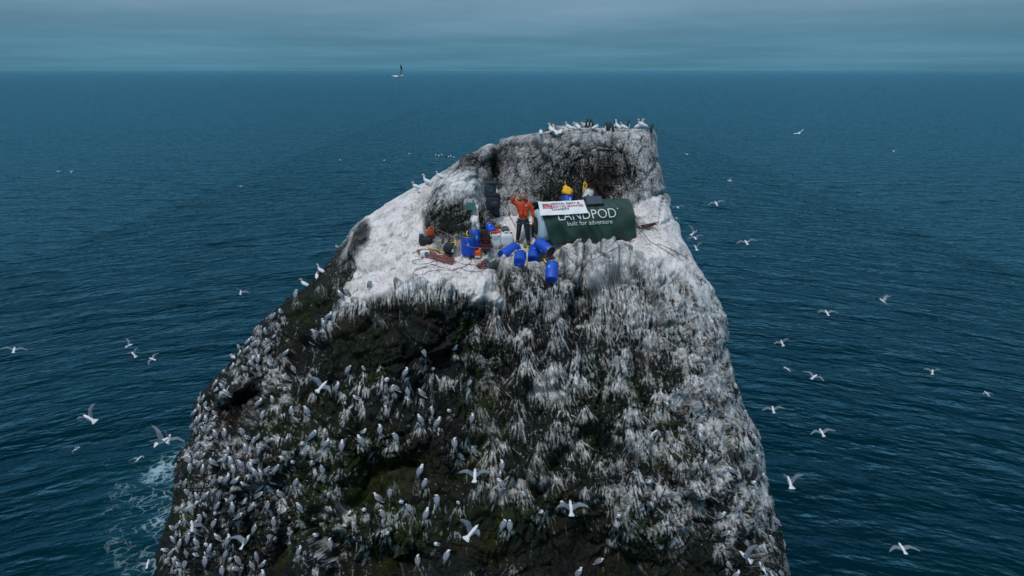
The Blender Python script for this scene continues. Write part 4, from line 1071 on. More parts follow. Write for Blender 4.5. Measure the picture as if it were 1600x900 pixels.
# plaque
p, n = hit(735.5, 322.5); n = Vector((.05, -1, .25)).normalized(); M = frame(p + n * .03, n, (0, 0, 1))
root = thing('plaque', 'green weathered metal plaque fixed on the boulder left of the black rucksacks', 'plaque', M=M)
PL = mat('verdigris', (.02, .13, .12), .55, .2, var=.25, vscale=12)
c0 = [M.inverted() @ (at(x, y, 1.0).lerp(CAM, 0) * 0 + Vector((0, 0, 0))) for x, y in ((0, 0),)]
sx_ = 15 / ppm(p); sz_ = 11.5 / ppm(p)
m_ = MB(); m_.rbox((0, 0, 0), sx_, sz_, .03, .004); sharp(m_.build('plate', PL, root))
for a_ in (-1, 1):
    for b_ in (-1, 1):
        m_ = MB(); m_.ell((a_ * sx_ * .44, b_ * sz_ * .42, .018), .012, .012, .008, 8, 4); m_.build('bolt', STEEL, root)
# iron frame on the upper wall
cs = []
for (x, y) in ((934, 234), (959, 234.5), (957, 260), (936, 260)):
    q, n = hit(x, y); cs.append((x, y, depth_of(q)))
dmin = min(c[2] for c in cs) - .30
IRON = mat('rusted_iron', (.022, .015, .013), .8, bump=.01)
root = thing('bracket_frame', 'dark rusted square iron frame bolted to the cliff wall below the summit birds', 'frame', at(946, 247, dmin))
org = at(946, 247, dmin)
def barpx(x0, y0, x1, y1, r, nm):
    m_ = MB(); a_ = at(x0, y0, dmin) - org; b_ = at(x1, y1, dmin) - org; m_.tube([a_, a_.lerp(b_, .5), b_], r, 4); m_.build(nm, IRON, root, smooth=False)
barpx(933, 234, 960, 234.5, .045, 'top_bar'); barpx(935, 260, 958, 260, .04, 'bottom_bar')
barpx(935.5, 234, 936, 260, .034, 'side_bar'); barpx(957, 234, 957.5, 260, .038, 'side_bar'); barpx(948, 235, 948, 259, .010, 'rod')
for (x, y) in ((934, 234), (959, 234.5), (957, 260), (936, 260)):
    m_ = MB(); a_ = at(x, y, dmin) - org; m_.tube([a_, a_ + Vector((0, .15, 0)), a_ + Vector((0, .35, 0))], .02, 5); m_.build('anchor', IRON, root)

# ================================================================== POD
BL_, BR_ = at(860, 384, 23.05), at(995, 374, 23.75)
BL_.z = BR_.z = (BL_.z + BR_.z) / 2
eu = (BR_ - BL_); PLEN = eu.length; eu.normalize(); ew = Vector((-eu.y, eu.x, 0))
PROF = [(.02, 0.0), (-.02, .2), (-.02, .45), (.02, .70), (.09, .92), (.20, 1.10), (.36, 1.24), (.58, 1.31), (.85, 1.30), (1.08, 1.18), (1.22, .92), (1.28, .55), (1.28, 0.0)]
PL_ = [0]
for i in range(1, len(PROF)): PL_.append(PL_[-1] + math.hypot(PROF[i][0] - PROF[i - 1][0], PROF[i][1] - PROF[i - 1][1]))
def prof(s):
    s = max(0, min(PL_[-1], s)); w = np.interp(s, PL_, [a for a, b in PROF]); h = np.interp(s, PL_, [b for a, b in PROF]); return w, h
def pod_surface(u, s, off=0.0, wr=True):
    w, h = prof(s); w2, h2 = prof(s + .03); w1, h1 = prof(s - .03)
    tn = Vector((0, w2 - w1, h2 - h1)).normalized(); nn = Vector((0, -tn.z, tn.y))      # outward in (w,h)
    uu = u * PLEN
    fold = 0
    if wr:
        low = math.exp(-(s / .60) ** 2)
        fold = low * (.075 * math.sin(uu * 7.5 + 1.6 * math.sin(uu * 2.1) + s * 2.5) + .03 * math.sin(uu * 15 + s * 6 + 2 * math.sin(uu * 4))) + .010 * math.sin(uu * 5 - s * 9) + .006 * math.sin(uu * 19 + s * 11 + 2 * math.sin(uu * 3))
        fold += .02 * low * math.sin((uu - s * 1.6) * 5)
    w += nn.y * (off + fold); h += nn.z * (off + fold)
    edge = .0
    base = BL_ + eu * (uu + (-.26 * min(1, h / 1.0) ** 1 * (1 - u) * 1.0) + (-.14 * (h / 1.3) * u)) + ew * w + Vector((0, 0, h))
    if wr: base.z += .05 * math.exp(-(s / .1) ** 2) * math.sin(uu * 2.6 + .5)
    return base
pod = thing('camping_pod', 'capsule-shaped sleeping pod under a dark green printed cover, right of the waving person', 'shelter', BL_)
GREEN = mat('pod_green_cover', (.009, .036, .026), .55, var=.12, vscale=3, bump=.006, bscale=9)
m_ = MB(); NU, NS = 90, 70
grid = [[pod_surface(i / NU, PL_[-1] * j / NS) - BL_ for i in range(NU + 1)] for j in range(NS + 1)]
m_.loft(grid, cap=False, closed=False)
inn = [[pod_surface(i / NU, PL_[-1] * j / NS, -.012) - BL_ for i in range(NU + 1)] for j in range(NS + 1)]
m_.loft(inn, cap=False, closed=False)
# right end panel, closing the cover
for u_, sg in ((1.0, 1),):
    rim = [pod_surface(u_, PL_[-1] * j / 30) - BL_ for j in range(31)]; mid = sum(rim, Vector()) / len(rim)
    rings = [rim, [p.lerp(mid, .4) + eu * .10 * sg for p in rim], [p.lerp(mid, .85) + eu * .13 * sg for p in rim]]
    m_.loft(rings, cap=False, closed=False); m_.add(rings[-1], [tuple(range(len(rim)))])
cover = m_.build('cover', GREEN, pod)
# shell
SHELL = mat('pale_shell', (.40, .52, .58), .4)
m_ = MB(); rings = []
for (uo, k) in ((.6, .80), (.0, .84), (-.18, .92), (-.27, .86), (-.33, .74), (-.345, .55)):
    ring = []
    for j in range(36):
        a = 2 * math.pi * j / 36; ca, sa = math.cos(a), math.sin(a); e = .55
        ring.append(eu * uo + ew * (.63 + .62 * k * math.copysign(abs(ca) ** e, ca)) + Vector((0, 0, .56 + .56 * k * math.copysign(abs(sa) ** e, sa))))
    rings.append(ring)
m_.loft(rings); m_.build('shell', SHELL, pod)
m_ = MB(); ring2 = [[p + eu * -.01 for p in rings[-1]]]
ring2 = [[(p - (eu * -.345 + ew * .63 + Vector((0, 0, .56)))) * k + (eu * (-.345 - o_) + ew * .63 + Vector((0, 0, .56))) for p in rings[-1]] for k, o_ in ((.95, .0), (.93, .02), (.3, .025))]
m_.loft(ring2); m_.build('door', BLACK, pod)
# lettering laid on the cover
WHITE_INK = mat('white_ink', (.62, .66, .64), .6)
def on_cover(vs, fs, u0, s0, du, sx, sy, tilt, off=.014):
    out = []
    for x, y, _ in vs: out.append(pod_surface((u0 + x * sx) / PLEN, s0 + y * sy + (x * sx) * tilt, off, True) + Vector((0, 0, 0)))
    return out
def inv_cover(px, py):
    """(u metres, s metres) of the cover at this place of the photograph"""
    best = None
    for j in range(0, 160):
        s = PL_[-1] * .62 * j / 160
        # solve u along the row
        a = pod_surface(0, s, 0, False); b = pod_surface(1, s, 0, False)
        pa, pb_ = 800 + F * a.x / depth_of(a), 800 + F * b.x / depth_of(b)
        u = (px - pa) / (pb_ - pa)
        for _ in range(3):
            c = pod_surface(u, s, 0, False); pc = 800 + F * c.x / depth_of(c); u += (px - pc) / (pb_ - pa)
        c = pod_surface(u, s, 0, False); yc = (c.y * SP - (CAMZ - c.z) * CP) / depth_of(c); pyc = 450 - F * yc
        e = abs(pyc - py)
        if best is None or e < best[0]: best = (e, u * PLEN, s)
    return best[1], best[2]
def cover_text(s, p0, p1, hpx, name, bold):
    (u0, s0), (u1, s1) = inv_cover(*p0), inv_cover(*p1)
    _, s2 = inv_cover(p0[0], p0[1] - hpx)
    vs, fs = text_geo(s, bold)
    x0 = min(v[0] for v in vs); x1 = max(v[0] for v in vs); capy = max(v[1] for v in vs)
    sx = (u1 - u0) / (x1 - x0); sy = (s2 - s0) / capy
    vs = [(v[0] - x0, v[1], 0) for v in vs]
    P_ = on_cover(vs, fs, u0, s0, 0, sx, sy, (s1 - s0) / (u1 - u0), .035)
    m_ = MB(); m_.add([p - BL_ for p in P_], fs); o = m_.build(name, WHITE_INK, cover); return o
cover_text('LANDPOD', (873, 344.6), (963.5, 339.4), 14.0, 'name_lettering', -.008)
cover_text('built for adventure', (887, 352.6), (957, 348.6), 6.4, 'slogan_lettering', -.002)
m_ = MB(); u0, s0 = inv_cover(963.8, 327.2); u1, s1 = inv_cover(965.2, 327.2); _, s2 = inv_cover(963.8, 325.8)
m_.add([pod_surface(a / PLEN, c, .035, True) - BL_ for a, c in ((u0, s0), (u1, s0), (u1, s2), (u0, s2))], [(0, 1, 2, 3)]); m_.build('registered_mark', WHITE_INK, cover)
# banner
_q = [inv_cover(*p) for p in ((850, 338), (919, 334))]
_dl = depth_of(pod_surface(_q[0][0] / PLEN, _q[0][1], .09, False)); _dr = depth_of(pod_surface(_q[1][0] / PLEN, _q[1][1], .09, False))
BLb, BRb, TLb, TRb = at(844.5, 337, _dl - .05), at(919, 333, _dr), at(840.5, 315, _dl + .12), at(912, 312, _dr + .16)
_bn = (BRb - BLb).cross(TLb - BLb).normalized()
def ban(s, t_, off=0.0):     # s left..right, t bottom..top
    p = BLb.lerp(BRb, s).lerp(TLb.lerp(TRb, s), t_)
    w = .012 * math.sin(s * 9 + t_ * 3) + .008 * math.sin(s * 21 - t_ * 5)
    return p - _bn * (-1 if _bn.y < 0 else 1) * (w + off) + Vector((0, 0, -.02 * math.sin(s * math.pi) * t_))
ban_root = thing('banner', 'white charity banner hung over the top left of the green pod', 'banner', BLb)
m_ = MB(); m_.loft([[ban(i / 40, j / 14) - BLb for i in range(41)] for j in range(15)], cap=False, closed=False)
m_.loft([[ban(i / 40, j / 14, -.008) - BLb for i in range(41)] for j in range(15)], cap=False, closed=False)
cloth = m_.build('banner_cloth', mat('banner_white', (.70, .70, .73), .7, bump=.003, bscale=12), ban_root)
def ban_text(s, x0, y0, x1, h, m, name):
    vs, fs = text_geo(s, .018); a = min(v[0] for v in vs); b = max(v[0] for v in vs); cp = max(v[1] for v in vs)
    m_ = MB(); m_.add([ban(x0 + (v[0] - a) / (b - a) * (x1 - x0), y0 + v[1] / cp * h, .014) - BLb for v in vs], fs); m_.build(name, m, cloth)
for s_ in (0, 1):
    m_ = MB(); e0 = ban(s_, 1) - BLb; m_.tube([e0, e0 + Vector((0, .25, .0)), e0 + Vector((0, .6, -.06))], .006, 4); m_.build('tie_cord', ROPEG, ban_root)
NAVY = mat('navy_ink', (.012, .015, .06), .6); RED = mat('red_ink', (.50, .03, .06), .6)
ban_text('ROYAL NAVY &', .30, .73, .885, .15, NAVY, 'banner_lettering')
ban_text('ROYAL MARINES', .30, .53, .955, .15, RED, 'banner_lettering')
ban_text('CHARITY', .30, .33, .635, .15, NAVY, 'banner_lettering')
def bq(x0, y0, x1, y1, m, nm='flag_emblem'):
    q = MB(); q.add([ban(x, y, .014 + (.002 if m is NAVY else .004)) - BLb for x, y in ((x0, y0), (x1, y0), (x1, y1), (x0, y1))], [(0, 1, 2, 3)]); return q
q = MB()
for (x0, y0, x1, y1) in ((.075, .56, .265, .62), (.075, .47, .265, .51), (.265, .34, .285, .86), (.20, .62, .265, .655), (.075, .80, .265, .83), (.09, .70, .265, .73), (.115, .62, .13, .83), (.155, .66, .17, .83)):
    q.add([ban(x, y, .016) - BLb for x, y in ((x0, y0), (x1, y0), (x1, y1), (x0, y1))], [(0, 1, 2, 3)], 0)
for (x0, y0, x1, y1) in ((.08, .735, .112, .795), (.133, .735, .152, .795), (.175, .735, .21, .795), (.175, .635, .195, .695), (.08, .63, .11, .695)):
    q.add([ban(x, y, .016) - BLb for x, y in ((x0, y0), (x1, y0), (x1, y1), (x0, y1))], [(0, 1, 2, 3)], 1)
q.build('flag_emblem', [RED, NAVY], cloth)
# solar panel
c4 = [pod_surface(u / PLEN, q, .05, False) for u, q in [inv_cover(*p) for p in ((914, 313), (940, 312.5), (943.8, 321), (917, 322.5))]]; c4[0] += Vector((0, .1, .05)); c4[1] += Vector((0, .1, .05))
nrm = (c4[1] - c4[0]).cross(c4[3] - c4[0]).normalized()
if nrm.z < 0: nrm = -nrm
sp = thing('solar_panel', 'small dark solar panel lying on top of the pod, right of the banner', 'solar panel', c4[3])
def slab(c, up, dn, nm, m, par, inset=0.0):
    mid = sum(c, Vector()) / 4; cc = [p.lerp(mid, inset) for p in c]
    m_ = MB(); m_.loft([[p + nrm * dn - c4[3] for p in cc], [p + nrm * up - c4[3] for p in cc]]); return m_.build(nm, m, par, smooth=False)
slab(c4, .03, .0, 'frame', BLACK, sp); slab(c4, .036, .02, 'cells', mat('solar_cells', (.02, .028, .05), .25), sp, .12)
# black dry sack peeping between keg and panel
m_ = MB(); p = at(921, 311, 24.3); m_.rbox(p, .55, .3, .2, .1, lumps=.06, seed=15)
tag(m_.build('dark_bundle', CLOTH, loc=p), 'dark bundle wedged between the white keg and the solar panel', 'bag')

# ================================================================== PERSON
SKIN = mat('skin', (.44, .24, .17), .55); JACK = mat('orange_jacket', (.56, .048, .004), .65, bump=.01, bscale=16, var=.12, vscale=8)
TROU = mat('dark_trousers', (.014, .016, .019), .8, bump=.01, bscale=16); HAIR = mat('grey_brown_hair', (.13, .095, .07), .9); BOOT = mat('boot', (.02, .02, .022), .6)
fl, fr_ = H(809, 382), H(825, 381)
pr = thing('person', 'person in orange jacket and dark trousers, standing left of the pod with one hand raised', 'person', ((fl.x + fr_.x) / 2, (fl.y + fr_.y) / 2, min(fl.z, fr_.z)))
dzl, dzr = fl.z - min(fl.z, fr_.z), fr_.z - min(fl.z, fr_.z)
FX = abs(fr_.x - fl.x) / 2
K = 1.0
body = {'pel': (0, 0, .95, .10, .08), 'bel': (0, .0, 1.08, .10, .08), 'che': (.0, .01, 1.28, .12, .09), 'nk0': (0, .02, 1.46, .07), 'nk1': (0, .0, 1.54, .055), 'hd0': (0, -.01, 1.60, .075, .085), 'hd1': (0, -.005, 1.68, .085, .095), 'hd2': (0, 0, 1.745, .06, .07),
 'hl': (-.10, 0, .88, .10), 'kl': (-FX * .8, -.05, .50 + dzl * .5, .065), 'al': (-FX, .02, .11 + dzl, .042), 'tl': (-FX - .03, -.13, .04 + dzl, .035),
 'hr': (.10, 0, .88, .10), 'kr': (FX * .8, -.05, .50 + dzr * .5, .065), 'ar': (FX, .02, .11 + dzr, .042), 'tr': (FX + .05, -.13, .04 + dzr, .035),
 'sl': (-.19, .0, 1.42, .065), 'el': (-.37, -.06, 1.50, .05), 'wl': (-.30, -.13, 1.70, .03), 'pl': (-.285, -.14, 1.76, .034, .018),
 'sr': (.19, .0, 1.42, .065), 'er': (.30, -.01, 1.16, .048), 'wr': (.33, -.07, .93, .03), 'pr': (.335, -.09, .87, .034, .02)}
edges = [('pel', 'bel'), ('bel', 'che'), ('che', 'nk0'), ('nk0', 'nk1'), ('nk1', 'hd0'), ('hd0', 'hd1'), ('hd1', 'hd2'), ('pel', 'hl'), ('hl', 'kl'), ('kl', 'al'), ('al', 'tl'), ('pel', 'hr'), ('hr', 'kr'), ('kr', 'ar'), ('ar', 'tr'),
         ('che', 'sl'), ('sl', 'el'), ('el', 'wl'), ('wl', 'pl'), ('che', 'sr'), ('sr', 'er'), ('er', 'wr'), ('wr', 'pr')]
# fingers, raised hand (spread) and hanging hand (curled)
for i, (dx, ln) in enumerate(((-.030, .065), (-.010, .078), (.010, .082), (.029, .070))):
    body['f%d' % i] = (-.285 + dx * .9, -.145, 1.80, .0095); body['g%d' % i] = (-.285 + dx * 1.9, -.15, 1.80 + ln, .0075)
    edges += [('pl', 'f%d' % i), ('f%d' % i, 'g%d' % i)]
    body['c%d' % i] = (.335 + .004 * i, -.11 + dx * -.7 - .0, .835, .0095); body['d%d' % i] = (.315, -.115 - dx * .8, .80 - ln * .25, .0075)
    edges += [('pr', 'c%d' % i), ('c%d' % i, 'd%d' % i)]
body['th'] = (-.245, -.145, 1.765, .011); body['ti'] = (-.215, -.15, 1.80, .009); edges += [('pl', 'th'), ('th', 'ti')]
body['tk'] = (.315, -.125, .875, .011); body['tm'] = (.305, -.145, .84, .009); edges += [('pr', 'tk'), ('tk', 'tm')]
skin('body', body, edges, [SKIN], pr)
jk = {'w0': (0, 0, .86, .15, .12), 'w': (0, 0, .93, .17, .13), 'b': (0, 0, 1.06, .165, .13), 'c': (0, .01, 1.28, .185, .14), 'n': (0, .02, 1.47, .10), 'sl': (-.20, 0, 1.41, .09), 'el': (-.38, -.06, 1.49, .075), 'wl': (-.305, -.125, 1.67, .055),
      'sr': (.20, 0, 1.41, .09), 'er': (.31, -.01, 1.16, .072), 'wr': (.335, -.065, .96, .055)}
skin('jacket', jk, [('w0', 'w'), ('w', 'b'), ('b', 'c'), ('c', 'n'), ('c', 'sl'), ('sl', 'el'), ('el', 'wl'), ('c', 'sr'), ('sr', 'er'), ('er', 'wr')], [JACK], pr)
tz = {'p': (0, .01, .94, .15, .115), 'hl': (-.10, .01, .85, .12), 'kl': (-FX * .8, -.045, .50 + dzl * .5, .09), 'al': (-FX, .02, .15 + dzl, .075), 'hr': (.10, .01, .85, .12), 'kr': (FX * .8, -.045, .50 + dzr * .5, .09), 'ar': (FX, .02, .15 + dzr, .075)}
skin('trousers', tz, [('p', 'hl'), ('hl', 'kl'), ('kl', 'al'), ('p', 'hr'), ('hr', 'kr'), ('kr', 'ar')], [TROU], pr)
for s, dz in ((-1, dzl), (1, dzr)):
    m_ = MB(); m_.rbox((s * (FX + .02), -.06, .06 + dz), .12, .31, .12, .05); m_.tube([(s * FX, .03, .05 + dz), (s * FX, .03, .12 + dz), (s * FX, .02, .22 + dz)], [.055, .06, .062], 12); m_.build('boot', BOOT, pr)
# hood, collar, hair, beard, face
m_ = MB(); m_.ell((0, .10, 1.53), .13, .09, .07, 14, 8); m_.build('hood', JACK, pr)
m_ = MB(); P_ = [(.14 * math.cos(a), .03 - .11 * math.sin(a) * .3 + (.07 if math.sin(a) > 0 else 0), 1.56 + .15 * math.sin(a)) for a in [math.pi * (-.12 + 1.24 * i / 14) for i in range(15)]]
m_.tube(P_, .045, 8); m_.build('hood_lining', mat('tan_fleece', (.30, .20, .13), .95, bump=.02, bscale=30), pr)
m_ = MB(); m_.ell((0, .03, 1.715), .092, .095, .075, 14, 8); m_.build('hair', HAIR, pr)
m_ = MB(); m_.ell((0, -.075, 1.595), .058, .04, .05, 12, 7); m_.build('beard', HAIR, pr)
m_ = MB(); m_.ell((0, -.105, 1.665), .012, .018, .022, 8, 6); m_.build('nose', SKIN, pr)
for s in (-1, 1):
    m_ = MB(); m_.ell((s * .03, -.088, 1.69), .013, .008, .008, 8, 5); m_.build('eye', mat('eye_dark', (.02, .015, .012), .3), pr)
    m_ = MB(); m_.ell((s * .092, .0, 1.665), .012, .022, .032, 8, 6); m_.build('ear', SKIN, pr)
m_ = MB(); m_.ell((0, -.108, 1.625), .022, .006, .006, 8, 5); m_.build('mouth', mat('lip', (.25, .08, .07), .5), pr)
# zip, badge, pockets, harness
m_ = MB(); m_.tube([(0, -.148, 1.42), (0, -.158, 1.25), (0, -.142, 1.0)], .006, 5); m_.build('zip', BLACK, pr)
m_ = MB(); m_.ell((.10, -.128, 1.36), .028, .012, .03, 10, 6); m_.build('badge', mat('badge_white', (.5, .5, .55), .6), pr)
for s in (-1, 1):
    m_ = MB(); m_.rbox((s * .085, -.130, 1.07), .10, .035, .13, .012); m_.build('pocket', JACK, pr)
m_ = MB(); m_.tube([(.165 * math.cos(a), .125 * math.sin(a), .90) for a in [2 * math.pi * i / 20 for i in range(21)]], .022, 6)
for s, k, dz in ((-1, 'hl', dzl), (1, 'hr', dzr)):
    m_.tube([(s * .105 + .13 * math.cos(a), .01 + .128 * math.sin(a), .74 + .03 * s * math.cos(a)) for a in [2 * math.pi * i / 18 for i in range(19)]], .016, 6)
    m_.tube([(s * .06, -.13, .76), (s * .04, -.135, .88)], .014, 5)
m_.build('climbing_harness', mat('harness_grey', (.06, .065, .075), .7), pr)
# ================================================================== BIRDS
BW_ = mat('bird_white', (.60, .62, .65), .7); BG = mat('bird_grey', (.13, .15, .185), .7, var=.1, vscale=20); BK = mat('bird_black', (.012, .012, .014), .6)
BY = mat('beak_yellow', (.45, .36, .08), .5); BUFF = mat('gannet_buff', (.62, .42, .26), .7); BB = mat('beak_blue_grey', (.25, .32, .36), .5)
CHOC = mat('guillemot_dark', (.018, .014, .012), .65)
def spine(mb, sp, n=10, mi=None):
    """sp: (y,z,rx,rz,material) centres along the bird; one lofted body"""
    rings = []; mats = []
    P_ = [(y, z, a, b_, m) for y, z, a, b_, m in sp]
    for i, (y, z, rx, rz, m) in enumerate(P_):
        y0, z0 = P_[max(i - 1, 0)][:2]; y1, z1 = P_[min(i + 1, len(P_) - 1)][:2]
        t_ = Vector((0, y1 - y0, z1 - z0)).normalized(); u = Vector((1, 0, 0)); v = u.cross(t_)
        rings.append([Vector((0, y, z)) + u * rx * math.cos(2 * math.pi * k / n) + v * rz * math.sin(2 * math.pi * k / n) for k in range(n)])
        mats.append(m)
    for i in range(len(rings) - 1):
        mb.loft([rings[i], rings[i + 1]], mats[i], cap=(i in (0, len(rings) - 2)))
def standing(kind, turn=0.0, stretch=1.0):
    m = MB()
    if kind == 'gull':      # white body, grey folded wings, black tips
        sp = [(-.225, .050, .014, .006, 0), (-.17, .070, .034, .018, 0), (-.10, .105, .055, .045, 0), (-.02, .14, .072, .066, 0), (.05, .175, .070, .068, 0), (.095, .215 * stretch, .050, .052, 0),
              (.115, .25 * stretch, .038, .040, 0), (.130, .278 * stretch, .037, .037, 0), (.155, .284 * stretch, .028, .028, 0), (.172, .280 * stretch, .012, .013, 3), (.205, .266 * stretch, .003, .004, 3)]
        wing = ((.095, .205, .040, .026, .034), (.02, .178, .052, .034, .060), (-.06, .145, .048, .032, .052), (-.14, .108, .034, .022, .034)); tips = ((-.14, .10, .038, .012, .024), (-.21, .072, .022, .008, .014), (-.27, .05, .010, .004, .006)); wm_, tm_ = 1, 2
        leg, lm, s = .10, 2, 1
    elif kind == 'gannet':
        sp = [(-.42, .10, .012, .008, 0), (-.33, .13, .040, .022, 0), (-.2, .17, .085, .065, 0), (-.05, .22, .115, .10, 0), (.08, .27, .105, .10, 0), (.15, .33, .070, .075, 0), (.175, .42 * stretch, .045, .050, 0),
              (.18, .50 * stretch, .042, .044, 4), (.20, .56 * stretch, .050, .048, 4), (.235, .575 * stretch, .038, .036, 4), (.265, .568 * stretch, .018, .020, 5), (.345, .548 * stretch, .004, .005, 5)]
        wing = ((.12, .29, .075, .03, .05), (.0, .25, .105, .03, .075), (-.14, .20, .09, .025, .06), (-.25, .16, .06, .018, .04)); tips = ((-.25, .16, .058, .018, .036), (-.36, .12, .032, .012, .02), (-.47, .085, .012, .006, .008)); wm_, tm_ = 0, 2
        leg, lm, s = .13, 2, 1
    else:  # guillemot / upright auk
        sp = [(-.10, .02, .02, .012, 2), (-.07, .06, .045, .035, 2), (-.03, .13, .065, .06, 2), (.0, .21, .068, .062, 2), (.02, .28, .055, .050, 2), (.03, .33, .035, .035, 2), (.045, .37, .033, .034, 2), (.07, .385, .025, .024, 2), (.09, .385, .009, .010, 2), (.14, .38, .003, .003, 2)]
        wing = ((.0, .28, .045, .02, .04), (-.03, .20, .068, .02, .05), (-.06, .12, .058, .018, .04), (-.09, .06, .03, .01, .02)); tips = ((-.09, .06, .03, .01, .02), (-.11, .035, .015, .008, .01), (-.125, .02, .006, .004, .005)); wm_, tm_ = 2, 2
        leg, lm, s = .04, 2, 1
    if turn:
        # head turned back over the shoulder: swing the front part of the spine
        sp2 = MB(); spine(sp2, sp, 10)
        zc_ = sp[6][1]
        for v in sp2.v:
            k = max(0, min(1, (v.z - zc_) / .05 + .2)) if v.y > sp[5][0] - .04 else 0
            c_ = Vector((0, sp[6][0], 0)); a = turn * k; x, y = v.x, v.y - c_.y
            v.x = x * math.cos(a) - y * math.sin(a); v.y = c_.y + x * math.sin(a) + y * math.cos(a)
        m.add(sp2.v, sp2.f); m.m = list(sp2.m)
    else: spine(m, sp, 10)
    if kind == 'auk':   # white breast
        m.ell((0, .045, .19), .045, .030, .11, 8, 6, None, 0)
    for sd in (-1, 1):
        for sec, mi in ((wing, wm_), (tips, tm_)):
            rings = []
            for (y, z, x, tx, tz_) in sec:
                rings.append([Vector((sd * (x * .62 + tx * 1.5 * math.cos(a)), y, z + .012 + tz_ * math.sin(a) * .9)) for a in [2 * math.pi * k / 8 for k in range(8)]])
            m.loft(rings, mi)
        m.tube([(sd * .025, 0, -.02), (sd * .025, 0, leg * .5), (sd * .022, -.005, leg)], .008, 5, lm)
        m.add([(sd * .025, -.02, .002), (sd * .025 - .025, .05, .002), (sd * .025 + .025, .05, .002), (sd * .025, .01, .014)], [(0, 1, 3), (0, 3, 2), (1, 2, 3), (0, 2, 1)], lm)
    return m
BM = [BW_, BG, BK, BY, BUFF, BB]
def flying(kind, a1, a2, sweep=0.0, a1r=None, a2r=None, fan=1.0):
    m = MB(); g = kind == 'gannet'; k = 1.75 if g else 1.0
    if g: sp = [(-.42, 0, .02, .006, 0), (-.30, 0, .05, .02, 0), (-.15, 0, .08, .06, 0), (.05, 0, .10, .085, 0), (.2, 0, .08, .07, 0), (.30, .01, .05, .05, 4), (.38, .01, .05, .048, 4), (.42, .01, .02, .02, 5), (.50, 0, .004, .005, 5)]
    else: sp = [(-.14, 0, .030, .008, 0), (-.10, 0, .035, .022, 0), (-.04, 0, .052, .042, 0), (.03, 0, .058, .052, 0), (.09, .0, .046, .044, 0), (.13, .008, .034, .034, 0), (.165, .012, .034, .033, 0), (.19, .01, .018, .018, 0), (.20, .008, .010, .010, 3), (.235, 0, .003, .003, 3)]
    spine(m, sp, 10)
    if not g:
        r = .085 * fan
        T0 = [Vector((x, y, .004)) for x, y in ((-.028, -.09), (-r * .75, -.20), (-r * .3, -.222), (0, -.215), (r * .3, -.222), (r * .75, -.20), (.028, -.09))]
        m.loft([T0, [p + Vector((0, 0, -.008)) for p in T0]], 0)
    for sd in (-1, 1):
        A1, A2 = (a1, a2) if sd < 0 or a1r is None else (a1r, a2r)
        segs = [(0, 0, .15, 0), (.12, .02, .14, 0), (.20, .035, .13, 0), (.28, .02, .105, 1), (.36, -.015, .08, 1), (.43, -.055, .05, 1), (.49, -.10, .012, 1)]
        x = .03 * k; z = .015; px_ = 0; rings = []
        for i, (sx, yy, ch, o_) in enumerate(segs):
            dx = sx - px_; px_ = sx; a = A1 if not o_ else A2
            x += dx * k * math.cos(a); z += dx * k * math.sin(a)
            y = (yy - (sweep * max(0, sx - .15))) * k + .02; c = ch * k; th = (.012 if i < 6 else .004) * k
            nx, nz_ = -math.sin(a), math.cos(a)
            prof_ = [(.5, 0), (.35, .6), (0, 1.0), (-.5, .15), (-.5, -.1), (0, -.25), (.35, -.35)]
            rings.append([Vector((sd * (x + nx * th * b_), y + c * p_ - c * .12, z + nz_ * th * b_)) for p_, b_ in prof_])
        for i in range(len(rings) - 1):
            top = ((0 if g else 1) if i < 3 else ((2 if g else (1 if i < 5 else 2))))
            if g and i == 2: top = 0
            und = (0 if i < (3 if g else 5) else 2)
            n_ = 7; o_ = len(m.v); m.v += rings[i] + rings[i + 1]
            for q_ in range(n_):
                j = (q_ + 1) % n_; m.f.append((o_ + q_, o_ + j, o_ + n_ + j, o_ + n_ + q_)); m.m.append(top if q_ in (0, 1, 2) else und)
            if i == len(rings) - 2: m.f.append(tuple(o_ + n_ + q_ for q_ in range(n_))); m.m.append(2)
    return m
def proto(m, name):
    o = m.build(name, BM); me_ = o.data; bpy.data.objects.remove(o); return me_
GS = [proto(standing('gull'), 'kittiwake'), proto(standing('gull', 1.1), 'kittiwake'), proto(standing('gull', -1.2, .93), 'kittiwake'), proto(standing('gull', 0, .80), 'kittiwake'), proto(standing('gull', 2.3, .85), 'kittiwake')]
GN = [proto(standing('gannet'), 'gannet'), proto(standing('gannet', .9, .84), 'gannet'), proto(standing('gannet', -1.0, .74), 'gannet'), proto(standing('gannet', 2.5, .66), 'gannet')]
AU = [proto(standing('auk'), 'guillemot'), proto(standing('auk', 1.0), 'guillemot')]
D = math.radians
FM = {'m': proto(flying('gull', D(24), D(-8), .1), 'kittiwake'), 'flat': proto(flying('gull', D(8), D(-6), .25), 'kittiwake'), 'v': proto(flying('gull', D(40), D(22), .1, fan=1.3), 'kittiwake'),
      'up': proto(flying('gull', D(64), D(48), .0, fan=1.5), 'kittiwake'), 'down': proto(flying('gull', D(8), D(-38), .3), 'kittiwake'), 'bank': proto(flying('gull', D(30), D(2), .3, D(14), D(-16)), 'kittiwake'),
      'g': proto(flying('gannet', D(22), D(6), .2), 'gannet'), 'gv': proto(flying('gannet', D(10), D(2), .15, D(50), D(58)), 'gannet')}
def put(me_, name, loc, rot, sc, label, cat, group):
    o = bpy.data.objects.new(name, me_); COL.objects.link(o); o.location = loc; o.rotation_euler = rot; o.scale = (sc * (1.22 if me_ in GS else 1), sc, sc)
    return tag(o, label, cat, group)
